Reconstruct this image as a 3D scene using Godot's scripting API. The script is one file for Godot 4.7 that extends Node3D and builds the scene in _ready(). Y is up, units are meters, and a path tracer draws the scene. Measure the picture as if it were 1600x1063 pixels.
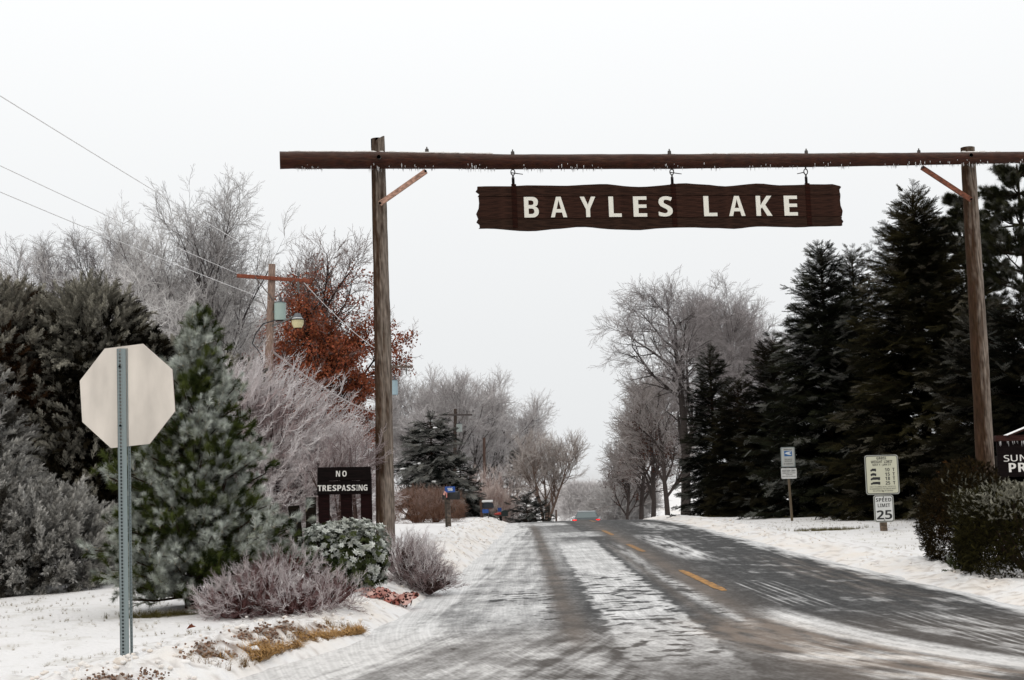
extends Node3D

var rng := RandomNumberGenerator.new()
var fine := FastNoiseLite.new()
var wide := FastNoiseLite.new()
var tex := {}
var M := {}
var made := {}
var shapes := {}

# ---------------------------------------------------------------- mesh building
class Mb:
	var v := PackedVector3Array()
	var n := PackedVector3Array()
	var c := PackedColorArray()
	var uv := PackedVector2Array()
	var ix := PackedInt32Array()

	func tri(a: Vector3, b: Vector3, d: Vector3, col: Color) -> void:
		var k := v.size()
		var m := (d - a).cross(b - a).normalized()
		v.append(a); v.append(b); v.append(d)
		n.append(m); n.append(m); n.append(m)
		c.append(col); c.append(col); c.append(col)
		uv.append(Vector2()); uv.append(Vector2()); uv.append(Vector2())
		ix.append(k); ix.append(k + 1); ix.append(k + 2)

	func face(pts: Array, centre: Vector3, col: Color) -> void:   # a flat convex face turned away from centre
		var mid := Vector3()
		for p in pts:
			mid += p
		mid /= pts.size()
		var m: Vector3 = (pts[2] - pts[0]).cross(pts[1] - pts[0])
		var q := pts.duplicate()
		if m.dot(mid - centre) < 0.0:
			q.reverse()
		for i in range(1, q.size() - 1):
			tri(q[0], q[i], q[i + 1], col)

	func box(at: Vector3, size: Vector3, col: Color, bevel := 0.004, b := Basis()) -> void:
		var h := size * 0.5
		var e := minf(bevel, minf(h.x, minf(h.y, h.z)) * 0.45)
		var corner := func(x: int, y: int, z: int, axis: int) -> Vector3:
			var q := Vector3(h.x - e, h.y - e, h.z - e)
			q[axis] += e
			return at + b * Vector3(q.x * x, q.y * y, q.z * z)
		var s := [-1, 1]
		for a in 3:
			var u := (a + 1) % 3
			var w := (a + 2) % 3
			for k in s:
				var pts := []
				for uw in [[-1, -1], [1, -1], [1, 1], [-1, 1]]:
					var g := [0, 0, 0]
					g[a] = k; g[u] = uw[0]; g[w] = uw[1]
					pts.append((corner as Callable).call(g[0], g[1], g[2], a))
				face(pts, at, col)
				for j in s:
					var pts2 := []
					for it in [[-1, u], [1, u], [1, a], [-1, a]]:
						var g2 := [0, 0, 0]
						g2[a] = k; g2[u] = j; g2[w] = it[0]
						pts2.append((corner as Callable).call(g2[0], g2[1], g2[2], it[1]))
					face(pts2, at, col)
		for x in s:
			for y in s:
				for z in s:
					face([(corner as Callable).call(x, y, z, 0), (corner as Callable).call(x, y, z, 1), (corner as Callable).call(x, y, z, 2)], at, col)

	func path(pts: PackedVector3Array, rad: PackedFloat32Array, sides: int, col: Color, cap := false, cols := PackedColorArray()) -> void:
		var first := v.size()
		var u := Vector3.RIGHT
		var count := pts.size()
		for i in count:
			var t := (pts[mini(i + 1, count - 1)] - pts[maxi(i - 1, 0)]).normalized()
			if i == 0:
				u = t.cross(Vector3.UP if absf(t.y) < 0.9 else Vector3.RIGHT).normalized()
			u = (u - t * u.dot(t)).normalized()
			var w := t.cross(u)
			for k in sides:
				var a := TAU * k / sides
				var m := u * cos(a) + w * sin(a)
				v.append(pts[i] + m * rad[i])
				n.append(m)
				c.append(cols[i] if cols.size() else col)
				uv.append(Vector2())
		for i in count - 1:
			for k in sides:
				var a := first + i * sides + k
				var b := first + i * sides + (k + 1) % sides
				ix.append(a); ix.append(a + sides); ix.append(b)
				ix.append(b); ix.append(a + sides); ix.append(b + sides)
		if cap:
			for e in [0, count - 1]:
				var m := (pts[e] - pts[1 if e == 0 else e - 1]).normalized()
				var k0 := v.size()
				v.append(pts[e]); n.append(m); c.append(cols[e] if cols.size() else col); uv.append(Vector2())
				for k in sides:
					v.append(v[first + e * sides + k]); n.append(m); c.append(cols[e] if cols.size() else col); uv.append(Vector2())
				for k in sides:
					ix.append(k0)
					var x := k0 + 1 + k
					var y := k0 + 1 + (k + 1) % sides
					ix.append(y if e == 0 else x); ix.append(x if e == 0 else y)

	func rod(a: Vector3, b: Vector3, ra: float, rb: float, sides: int, col: Color, cap := false) -> void:
		path(PackedVector3Array([a, b]), PackedFloat32Array([ra, rb]), sides, col, cap)

	func prism(poly: PackedVector2Array, z0: float, z1: float, col: Color, t := Transform3D()) -> void:   # outline in x,y swept along z
		var mid := Vector2()
		for p in poly:
			mid += p / poly.size()
		var ids := Geometry2D.triangulate_polygon(poly)
		for i in range(0, ids.size(), 3):
			for z in [z0, z1]:
				var q := []
				for k in 3:
					q.append(t * Vector3(poly[ids[i + k]].x, poly[ids[i + k]].y, z))
				var inside: Vector3 = t * Vector3((poly[ids[i]].x + poly[ids[i + 1]].x + poly[ids[i + 2]].x) / 3.0, (poly[ids[i]].y + poly[ids[i + 1]].y + poly[ids[i + 2]].y) / 3.0, (z0 + z1) * 0.5)
				face(q, inside, col)
		var turn := 1.0 if not Geometry2D.is_polygon_clockwise(poly) else -1.0
		for i in poly.size():
			var a := poly[i]
			var b := poly[(i + 1) % poly.size()]
			var out := Vector2((b - a).y, -(b - a).x) * turn
			var m := (a + b) * 0.5 - out.normalized()
			face([t * Vector3(a.x, a.y, z0), t * Vector3(b.x, b.y, z0), t * Vector3(b.x, b.y, z1), t * Vector3(a.x, a.y, z1)], t * Vector3(m.x, m.y, (z0 + z1) * 0.5), col)

	func mesh(mat: Material) -> ArrayMesh:
		var a := []
		a.resize(Mesh.ARRAY_MAX)
		a[Mesh.ARRAY_VERTEX] = v
		a[Mesh.ARRAY_NORMAL] = n
		a[Mesh.ARRAY_COLOR] = c
		a[Mesh.ARRAY_TEX_UV] = uv
		a[Mesh.ARRAY_INDEX] = ix
		var r := ArrayMesh.new()
		r.add_surface_from_arrays(Mesh.PRIMITIVE_TRIANGLES, a)
		r.surface_set_material(0, mat)
		return r

class Many:
	var data := PackedFloat32Array()
	var count := 0

	func put(b: Basis, o: Vector3, col: Color) -> void:
		data.append_array(PackedFloat32Array([b.x.x, b.y.x, b.z.x, o.x, b.x.y, b.y.y, b.z.y, o.y, b.x.z, b.y.z, b.z.z, o.z, col.r, col.g, col.b, 1.0]))
		count += 1

	func node(called: String, mesh: Mesh) -> MultiMeshInstance3D:
		var m := MultiMesh.new()
		m.transform_format = MultiMesh.TRANSFORM_3D
		m.use_colors = true
		m.mesh = mesh
		m.instance_count = count
		m.buffer = data
		var o := MultiMeshInstance3D.new()
		o.name = called
		o.multimesh = m
		o.set_meta("kind", "stuff")
		return o

# ---------------------------------------------------------------- naming
func numbered(called: String) -> String:
	var k: int = made.get(called, 0)
	made[called] = k + 1
	return called if k == 0 else "%s_%03d" % [called, k]

func thing(called: String, label: String, category: String, at := Vector3.ZERO, group := "") -> Node3D:
	var o := Node3D.new()
	o.name = numbered(called)
	add_child(o)
	o.position = at
	tag(o, label, category, group)
	return o

func tag(o: Node3D, label: String, category: String, group := "") -> void:
	o.set_meta("label", label)
	o.set_meta("category", category)
	if group:
		o.set_meta("group", group)

func part(called: String, mb: Mb, mat: Material, parent: Node3D) -> MeshInstance3D:
	return part_mesh(called, mb.mesh(mat), parent)

func part_mesh(called: String, mesh: Mesh, parent: Node3D) -> MeshInstance3D:
	var o := MeshInstance3D.new()
	o.name = called
	o.mesh = mesh
	parent.add_child(o, true)
	return o

func struct(called: String, mb: Mb, mat: Material) -> MeshInstance3D:
	var o := MeshInstance3D.new()
	o.name = numbered(called)
	o.mesh = mb.mesh(mat)
	add_child(o)
	o.set_meta("kind", "structure")
	return o

# ---------------------------------------------------------------- small tools
func L(r: float, g: float, b: float) -> Color:                       # an sRGB colour of 0..255 as linear values
	return Color(r / 255.0, g / 255.0, b / 255.0).srgb_to_linear()

func rv() -> Vector3:
	return Vector3(rng.randfn(), rng.randfn(), rng.randfn()).normalized()

func rr(a: float, b: float) -> float:
	return rng.randf_range(a, b)

func aim(d: Vector3, up: Vector3, size: float) -> Basis:               # z along d, y towards up
	var z := d.normalized()
	var x := up.cross(z)
	if x.length() < 0.05:
		x = Vector3.RIGHT.cross(z)
	x = x.normalized()
	return Basis(x, z.cross(x), z).scaled(Vector3.ONE * size)

func tilt(d: Vector3, angle: float, around: float) -> Vector3:         # d turned aside by angle, in a direction round it
	var u := d.cross(Vector3.UP if absf(d.y) < 0.95 else Vector3.RIGHT).normalized()
	var w := d.cross(u)
	return (d * cos(angle) + (u * cos(around) + w * sin(around)) * sin(angle)).normalized()

func paint(rough := 0.8, texture: Texture2D = null, scale := Vector3.ONE, relief: Texture2D = null, relief_cm := 0.0, shine := 0.5) -> StandardMaterial3D:
	var m := StandardMaterial3D.new()
	m.vertex_color_use_as_albedo = true
	m.roughness = rough
	m.cull_mode = BaseMaterial3D.CULL_DISABLED
	m.metallic_specular = shine
	if texture or relief:
		m.uv1_triplanar = true
		m.uv1_scale = scale
	if texture:
		m.albedo_texture = texture
	if relief:
		m.heightmap_enabled = true
		m.heightmap_texture = relief
		m.heightmap_scale = relief_cm
	return m

func noise_tex(size: int, frequency: float, octaves: int, dark: float, seed_: int, mid := 0.5) -> NoiseTexture2D:
	var f := FastNoiseLite.new()
	f.seed = seed_
	f.frequency = frequency
	f.fractal_octaves = octaves
	var t := NoiseTexture2D.new()
	t.width = size
	t.height = size
	t.seamless = true
	t.noise = f
	var g := Gradient.new()
	g.set_color(0, Color(dark, dark, dark))
	g.set_color(1, Color.WHITE)
	g.add_point(mid, Color(lerpf(dark, 1.0, 0.55), lerpf(dark, 1.0, 0.55), lerpf(dark, 1.0, 0.55)))
	t.color_ramp = g
	return t

# ---------------------------------------------------------------- the lie of the land (d metres ahead of the camera)
const FALL := [[-40.0, 0.0], [24.0, 0.0], [36.0, -0.06], [50.0, -0.33], [60.0, -0.80], [72.0, -1.50], [84.0, -2.34], [120.0, -4.2], [200.0, -5.0], [900.0, -5.0]]

func fall(d: float) -> float:
	if d <= 24.0:
		return 0.0
	if d >= 200.0:
		return -5.0
	var i := 1
	while FALL[i + 1][0] < d:
		i += 1
	var a: Array = FALL[i]
	var b: Array = FALL[i + 1]
	var ma: float = (b[1] - FALL[i - 1][1]) / (b[0] - FALL[i - 1][0])
	var mb: float = (FALL[i + 2][1] - a[1]) / (FALL[i + 2][0] - a[0]) if i + 2 < FALL.size() else 0.0
	var w: float = b[0] - a[0]
	var t: float = (d - a[0]) / w
	return (2 * t * t * t - 3 * t * t + 1) * a[1] + (t * t * t - 2 * t * t + t) * w * ma + (-2 * t * t * t + 3 * t * t) * b[1] + (t * t * t - t * t) * w * mb

func centre(d: float) -> float:
	return 2.2 + (0.0011 * (d - 48.0) * (d - 48.0) if d > 48.0 else 0.0)

func left_edge(d: float) -> float:
	if d < 9.0:
		return -2.35 - pow(maxf(0.0, 9.0 - d), 1.6) * 0.35
	if d < 12.2:
		return lerpf(-2.35, -1.40, (d - 9.0) / 3.2)
	if d < 20.0:
		return lerpf(-1.40, -0.87, (d - 12.2) / 7.8)
	if d < 34.0:
		return lerpf(-0.87, -0.36, (d - 20.0) / 14.0)
	return -0.36 + centre(d) - 2.2

func right_edge(d: float) -> float:
	if d < 9.0:
		return 4.95 + pow(9.0 - d, 1.6) * 0.3
	return lerpf(4.95, 4.55, clampf((d - 9.0) / 12.0, 0.0, 1.0)) + (lerpf(0.0, 0.35, clampf((d - 30.0) / 18.0, 0.0, 1.0))) + centre(d) - 2.2

func smooth(x: float) -> float:
	return (wide.get_noise_2d(x * 0.13, 7.7))

func land(x: float, d: float) -> float:                              # the ground without its small roughness
	var y := fall(d)
	var t := left_edge(d) - x
	var s := x - right_edge(d)
	if t > -0.25:
		var far := smoothstep(15.5, 24.0, d)
		y += lerpf(0.10, 0.27, far) * smoothstep(-0.1, 1.3, t) * (1.0 - 0.55 * smoothstep(3.0, 6.5, t))
		y += (0.10 + 0.06 * smoothstep(9.0, 14.0, d)) * exp(-pow((t - 0.55) / 0.38, 2.0)) * (0.8 + 0.5 * wide.get_noise_2d(x * 2.0, d * 2.4))
		y += 0.05 * exp(-pow((x + 2.2) / 0.6, 2.0) - pow((d - 11.2) / 1.0, 2.0))
	elif s > -0.25:
		y += 0.07 * smoothstep(-0.1, 1.0, s) + 0.05 * smoothstep(1.5, 4.0, s)
		y += 0.07 * exp(-pow((s - 0.55) / 0.42, 2.0)) * (0.85 + 0.4 * wide.get_noise_2d(x * 2.0, d * 2.4))
	if d > 70.0 or absf(x) > 25.0:
		y += wide.get_noise_2d(x * 0.35 + 90.0, d * 0.35) * 0.5 * maxf(smoothstep(70.0, 110.0, d), smoothstep(25.0, 45.0, absf(x)))
	return y

func on_land(p: Vector3, sink := 0.02) -> Vector3:
	return Vector3(p.x, land(p.x, -p.z) - sink, p.z)

# ---------------------------------------------------------------- foliage pieces
func needle(mb: Mb, p: Vector3, d: Vector3, length: float, width: float, col: Color) -> void:
	var side := d.cross(Vector3(0.31, 0.87, 0.37)).normalized() * width * 0.5
	mb.tri(p - side, p + side, p + d * length, col)

func make_shapes() -> void:
	# bare twigs, ten metres of hair-thin shoots per spray
	for kind in ["thin", "iced", "coarse"]:
		var mb := Mb.new()
		rng.seed = {"thin": 11, "iced": 12, "coarse": 13}[kind]
		var r: float = {"thin": 0.0085, "iced": 0.0095, "coarse": 0.0125}[kind]
		var p := Vector3.ZERO
		var d := Vector3(0, 0, 1)
		for i in 6:
			d = (d + rv() * 0.22 + Vector3(0, 0.05, 0)).normalized()
			var q := p + d * 0.17
			mb.rod(p, q, r * (1.3 - i * 0.13), r * (1.2 - i * 0.13), 3, Color.WHITE)
			for k in (2 if kind == "iced" else 1):
				var e := tilt(d, rr(0.5, 0.95), rr(0, TAU))
				var a := q
				var len_ := rr(0.22, 0.42) * (1.15 - i * 0.08)
				for j in 3:
					e = (e + rv() * 0.2 + d * 0.12).normalized()
					var b := a + e * len_ / 3.0
					mb.rod(a, b, r * (0.85 - j * 0.1), r * (0.75 - j * 0.1), 3, Color.WHITE * (0.82 + 0.18 * rng.randf()))
					if rng.randf() < 0.6:
						mb.rod(b, b + tilt(e, rr(0.5, 0.9), rr(0, TAU)) * rr(0.08, 0.2), r * 0.6, r * 0.35, 3, Color.WHITE)
					a = b
			p = q
		shapes["twig_" + kind] = mb.mesh(M["twig"])
	# spruce spray: flat fan of needled shoots along z
	for kind in 2:
		var mb := Mb.new()
		rng.seed = 21 + kind
		var shoots := [[Vector3.ZERO, Vector3(0, 0.02, 1), 1.0]]
		for i in 12:
			var z := 0.12 + i * 0.068
			var s := 1.0 if i % 2 == 0 else -1.0
			shoots.append([Vector3(0, 0, z), Vector3(s * rr(0.75, 1.0), rr(-0.15, 0.22), rr(0.5, 0.95)).normalized(), rr(0.28, 0.46) * (1.15 - z * 0.7)])
		for sh in shoots:
			mb.rod(sh[0], sh[0] + sh[1] * sh[2], 0.012, 0.005, 3, Color(0.5, 0.42, 0.36))
			var steps := int(sh[2] / 0.034)
			for k in steps:
				var o: Vector3 = sh[0] + sh[1] * (sh[2] * (k + rng.randf()) / steps)
				for j in 4:
					var dir := tilt(sh[1], rr(0.55, 1.0), rr(0, TAU))
					var light := 0.35 + 0.65 * pow(rng.randf(), 1.6)
					needle(mb, o, dir, rr(0.055, 0.085), 0.019, Color(light, light, light * rr(0.92, 1.0)))
		shapes["spruce_%d" % kind] = mb.mesh(M["needle"])
	# long-needled tuft
	var tb := Mb.new()
	rng.seed = 31
	tb.rod(Vector3.ZERO, Vector3(0, 0, 0.6), 0.03, 0.02, 3, Color(0.5, 0.4, 0.32))
	for i in 135:
		var o := Vector3(0, 0, 0.62 * sqrt(rng.randf()))
		var dir := tilt(Vector3(0, 0, 1), rr(0.25, 1.15), rr(0, TAU))
		var g := rr(0.5, 1.0)
		needle(tb, o, dir, rr(0.4, 0.62), 0.024, Color(g, g, g))
	shapes["tuft"] = tb.mesh(M["needle"])
	# juniper plume: scale-leaved shoots, all sweeping one way
	var jb := Mb.new()
	rng.seed = 41
	for i in 26:
		var z := i / 26.0
		var a := rr(0, TAU)
		var dir := tilt(Vector3(0, 0, 1), rr(0.35, 0.75), a)
		var len_ := rr(0.22, 0.4) * (1.1 - 0.6 * z)
		var o := Vector3(0, 0, z * 0.95)
		var g := rr(0.55, 1.0)
		for k in 9:
			var s := (k + 0.3) / 9.0
			var q := o + dir * len_ * s
			needle(jb, q, tilt(dir, rr(0.3, 0.7), rr(0, TAU)), rr(0.07, 0.13), 0.03, Color(g, g, g) * rr(0.8, 1.0))
			needle(jb, q, tilt(dir, rr(0.3, 0.7), rr(0, TAU)), rr(0.07, 0.13), 0.03, Color(g, g, g) * rr(0.7, 1.0))
	shapes["plume"] = jb.mesh(M["needle"])
	# dead oak leaves on a shoot
	var ob := Mb.new()
	rng.seed = 51
	for i in 9:
		var o := Vector3(rr(-0.3, 0.3), rr(-0.25, 0.25), rr(0.0, 0.7))
		var dir := (rv() + Vector3(0, -0.7, 0)).normalized()
		var side := dir.cross(rv()).normalized()
		var up := side.cross(dir)
		var s := rr(0.13, 0.2)
		var g := rr(0.55, 1.0)
		var col := Color(g, g * rr(0.85, 1.0), g * rr(0.8, 1.0))
		var tip := o + dir * s - up * s * 0.25
		for k in [-1.0, 1.0]:
			var e1: Vector3 = o + dir * s * 0.35 + side * k * s * 0.34 + up * s * 0.14
			var e2: Vector3 = o + dir * s * 0.72 + side * k * s * 0.28 + up * s * 0.06
			ob.tri(o, e1, o + dir * s * 0.5, col)
			ob.tri(e1, e2, o + dir * s * 0.5, col)
			ob.tri(o + dir * s * 0.5, e2, tip, col)
	shapes["oak_leaves"] = ob.mesh(M["leaf"])
	# whorl of broad evergreen leaves
	var lb := Mb.new()
	rng.seed = 61
	for i in 11:
		var a := i * 2.4
		var dir := tilt(Vector3(0, 0, 1), rr(0.5, 1.35), a)
		var side := dir.cross(Vector3(0, 0, 1)).normalized()
		var up := side.cross(dir)
		var o := Vector3(0, 0, rr(0.0, 0.3))
		var s := rr(0.5, 0.8)
		var g := rr(0.6, 1.0)
		for k in [-1.0, 1.0]:
			var e: Vector3 = o + dir * s * 0.5 + side * k * s * 0.26 + up * s * 0.08
			lb.tri(o, e, o + dir * s * 0.5, Color(g, g, g))
			lb.tri(e, o + dir * s - up * s * 0.15, o + dir * s * 0.5, Color(g, g, g))
	shapes["whorl"] = lb.mesh(M["leaf"])
	# a tuft of dead grass
	var gb := Mb.new()
	rng.seed = 71
	for i in 14:
		var o := Vector3(rr(-0.3, 0.3), 0, rr(-0.3, 0.3))
		var dir := Vector3(rr(-0.6, 0.6), 1, rr(-0.6, 0.6)).normalized()
		var g := rr(0.6, 1.0)
		var w := Vector3(rr(-1, 1), 0, rr(-1, 1)).normalized() * 0.03
		var q := o + dir * rr(0.4, 0.7)
		var e := q + (dir + Vector3(rr(-0.8, 0.8), -0.3, rr(-0.8, 0.8))).normalized() * rr(0.3, 0.5)
		gb.tri(o - w, o + w, q, Color(g, g, g))
		gb.tri(q - w * 0.5, q + w * 0.5, e, Color(g, g, g))
	shapes["grass"] = gb.mesh(M["needle"])
	# a lump of snow lying on a bough or of broken crust
	var sb := Mb.new()
	rng.seed = 81
	var sphere := SphereMesh.new()
	sphere.radial_segments = 8
	sphere.rings = 5
	sphere.radius = 0.5
	sphere.height = 1.0
	var arr := sphere.get_mesh_arrays()
	var off := FastNoiseLite.new()
	off.frequency = 0.9
	var sv: PackedVector3Array = arr[Mesh.ARRAY_VERTEX]
	for i in sv.size():
		sv[i] *= 1.0 + 0.55 * off.get_noise_3dv(sv[i] * 3.0)
	sb.v = sv
	sb.n = arr[Mesh.ARRAY_NORMAL]
	sb.ix = arr[Mesh.ARRAY_INDEX]
	sb.uv.resize(sv.size())
	sb.c.resize(sv.size())
	sb.c.fill(Color.WHITE)
	shapes["lump"] = sb.mesh(M["lump"])

# ---------------------------------------------------------------- trees without leaves
func grow(mb: Mb, tips: Array, p: Vector3, dir: Vector3, length: float, r: float, level: int, o: Dictionary) -> void:
	var n: int = [8, 6, 4, 3][level]
	var pts := PackedVector3Array([p])
	var rads := PackedFloat32Array([r])
	for i in n:
		dir = (dir + rv() * o.wander * (0.45 if level == 0 else 1.0) + Vector3(0, o.up[level], 0)).normalized()
		p += dir * length / n
		var f := float(i + 1) / n
		var here := r * (1.0 - 0.7 * f)
		pts.append(p)
		rads.append(here)
		if level < 3 and f > (o.bare if level == 0 else 0.2):
			var want: float = o.kids[level]
			var kids := int(want) + (1 if rng.randf() < want - int(want) else 0)
			for k in kids:
				var d := tilt(dir, o.angle[level] * rr(0.7, 1.25), rr(0, TAU))
				if level == 0 and o.has("bias"):
					d = (d + o.bias * 0.5).normalized()
				grow(mb, tips, p, d, length * o.ratio[level] * (1.2 - 0.6 * f) * rr(0.75, 1.15), maxf(here * 0.66, 0.008), level + 1, o)
		if level >= 2:
			tips.append([p, dir])
	tips.append([p, dir])
	mb.path(pts, rads, [9, 6, 4, 3][level], o.bark)

func bare_tree(called: String, label: String, tip: Vector3, seed_: int, over := {}, group := "") -> Node3D:
	var o := {"wander": 0.16, "up": [0.06, 0.10, 0.06, 0.04], "bare": 0.28, "kids": [2.0, 1.5, 1.2], "angle": [0.72, 0.7, 0.7], "ratio": [0.55, 0.48, 0.45], "bark": L(100, 93, 92), "frost": L(196, 192, 194), "dim": L(140, 132, 132),
		"twig": "thin", "size": 0.85, "trunk": 0.02, "lean": Vector3.ZERO, "forks": 1, "more": 0.42, "leaves": 0, "leaf": L(120, 58, 34), "leaf_top": 1.0, "leaf_size": 1.0, "leaf_loose": 0.18}
	o.merge(over, true)
	rng.seed = seed_
	var base := on_land(tip, 0.05)
	var high := tip.y - base.y
	var mb := Mb.new()
	var tips := []
	for k in o.forks:
		var d: Vector3 = Vector3.UP + o.lean
		if o.forks > 1:
			d += Vector3(cos(TAU * k / o.forks + 0.6), 0, sin(TAU * k / o.forks + 0.6)) * o.get("splay", 0.4)
		grow(mb, tips, Vector3.ZERO, d.normalized(), high * 0.88, high * o.trunk * (1.0 if o.forks == 1 else 0.75), 0, o)
	var most := 0.1
	for t in tips:
		most = maxf(most, t[0].y)
	var s: float = high / (most + o.size * 0.6)
	var many := Many.new()
	var leaves := Many.new()
	for t in tips:
		for k in int(o.more) + (1 if rng.randf() < o.more - int(o.more) else 0):
			var d: Vector3 = (t[1] + rv() * 0.5 + Vector3(0, 0.15, 0)).normalized()
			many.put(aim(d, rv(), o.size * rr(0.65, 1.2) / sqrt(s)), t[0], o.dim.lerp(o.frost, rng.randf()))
	if o.leaves:
		for k in o.leaves:
			var t: Array = tips[rng.randi() % tips.size()]
			var h: float = t[0].y / most
			if h < o.leaf_top * rr(0.75, 1.08) and rng.randf() < 1.0 - 0.75 * smoothstep(o.leaf_top * 0.62, o.leaf_top, h):
				leaves.put(aim(rv(), rv(), rr(0.5, 0.95) * o.leaf_size), t[0] + rv() * rr(0.05, 1.0) * o.leaf_loose, o.leaf * rr(0.6, 1.25))
	var root := thing(called, label, "tree", base, group)
	part("trunk", mb, M["bark"], root)
	root.add_child(many.node("crown", shapes["twig_" + o.twig]))
	if leaves.count:
		root.add_child(leaves.node("dead_leaves", shapes["oak_leaves"]))
	root.scale = Vector3.ONE * s
	return root

# ---------------------------------------------------------------- spruces
func spruce(called: String, label: String, tip: Vector3, radius: float, seed_: int, over := {}, group := "") -> Node3D:
	var o := {"step": 0.23, "boughs": 14, "shape": 0.78, "droop": -0.22, "rise": 0.75, "green": L(40, 46, 30), "other": L(66, 58, 34), "frost": L(150, 154, 152), "iced": 0.16, "spray": 0.48, "skirt": 0.05, "lumps": 0, "gap": 0.17}
	o.merge(over, true)
	rng.seed = seed_
	var base := on_land(tip, 0.05)
	var high := tip.y - base.y
	high -= 0.3
	var mb := Mb.new()
	mb.path(PackedVector3Array([Vector3.ZERO, Vector3(0.02, high * 0.5, 0.01), Vector3(0, high * 0.98, 0)]), PackedFloat32Array([high * 0.02, high * 0.012, 0.012]), 8, L(58, 46, 38))
	var kinds := [Many.new(), Many.new()]
	var lumps := Many.new()
	var y: float = high * o.skirt
	while y < high * 0.985:
		var t := y / high
		var reach: float = radius * pow(1.0 - t, o.shape) + 0.10
		var count := maxi(4, int(o.boughs * (0.35 + 0.65 * sqrt(reach / radius))))
		var turn := rng.randf() * TAU
		for k in count:
			var a := turn + TAU * (k + rr(-0.3, 0.3)) / count
			var lump := 1.0 + 0.3 * wide.get_noise_3d(cos(a) * 9.0 + seed_, y * 7.0, sin(a) * 9.0)
			var len_ := reach * rr(0.74, 1.1) * lump
			var elev := lerpf(o.droop, o.rise, t * t) + rr(-0.22, 0.22)
			var out := Vector3(cos(a) * cos(elev), sin(elev), sin(a) * cos(elev))
			var start := Vector3(0, y + rr(-0.55, 0.55) * o.step * 1.6, 0)
			var ice := clampf(o.iced - 0.05 + 0.95 * wide.get_noise_3d(cos(a) * len_ * 8.0 + seed_ * 3.1, y * 9.0, sin(a) * len_ * 8.0), 0.0, 1.0)
			var pts := PackedVector3Array([start])
			var rads := PackedFloat32Array([0.012 + len_ * 0.008])
			var steps := maxi(1, int(len_ / o.gap))
			for i in steps:
				var f := float(i + 1) / steps
				var p: Vector3 = start + out * len_ * f + Vector3(0, (f * f - f) * len_ * 0.16, 0)
				pts.append(p)
				rads.append(0.004 + 0.010 * (1.0 - f))
				if f < 0.15 and steps > 4:
					continue
				for s in [-1.0, 1.0, 0.0]:
					if s == 0.0 and i < steps - 1 and rng.randf() < 0.55:
						continue
					var d: Vector3 = out.rotated(Vector3.UP, s * rr(0.5, 0.95)) + Vector3(0, rr(-0.6, 0.3) + (0.12 if s == 0.0 else 0.0), 0)
					var tip_tone := clampf(rr(-0.35, 0.35) + (f - 0.45) * 0.9 + 1.1 * wide.get_noise_3d(p.x * 8.0, p.y * 8.0 + seed_, p.z * 8.0), 0.0, 1.0)  # inner sprays coloured darker as crown shade, tips paler as new growth
					var col: Color = o.green.lerp(o.other, tip_tone) * rr(0.6, 1.25)
					if rng.randf() < ice * (0.5 + 0.5 * f):
						col = col.lerp(o.frost, rr(0.15, 0.75))
					var size: float = o.spray * rr(0.75, 1.15) * (1.0 - 0.3 * f) * (0.55 + 0.45 * minf(1.0, reach / 1.2))
					kinds[rng.randi() % 2].put(aim(d, Vector3.UP + rv() * 0.6, size), p, col)
				if o.lumps and rng.randf() < o.lumps:
					lumps.put(Basis(Vector3.UP, rr(0, TAU)).scaled(Vector3(rr(0.10, 0.24), rr(0.05, 0.09), rr(0.10, 0.24))), p + Vector3(0, 0.04, 0), Color(0.82, 0.83, 0.84))
			mb.path(pts, rads, 3, L(58, 46, 38))
		y += o.step * rr(0.85, 1.15) * (0.55 + 0.45 * reach / radius)
	# the leader and its candles
	for k in 7:
		kinds[0].put(aim(Vector3(rr(-0.5, 0.5), 1, rr(-0.5, 0.5)), rv(), rr(0.3, 0.5) * o.spray / 0.6), Vector3(0, high * rr(0.93, 0.985), 0), o.other.lerp(o.frost, rr(0.0, 0.4)))
	var root := thing(called, label, "tree", base, group)
	part("trunk", mb, M["bark"], root)
	for k in 2:
		root.add_child(kinds[k].node("needles" if k == 0 else "needles_001", shapes["spruce_%d" % k]))
	if lumps.count:
		root.add_child(lumps.node("snow", shapes["lump"]))
	return root

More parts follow.
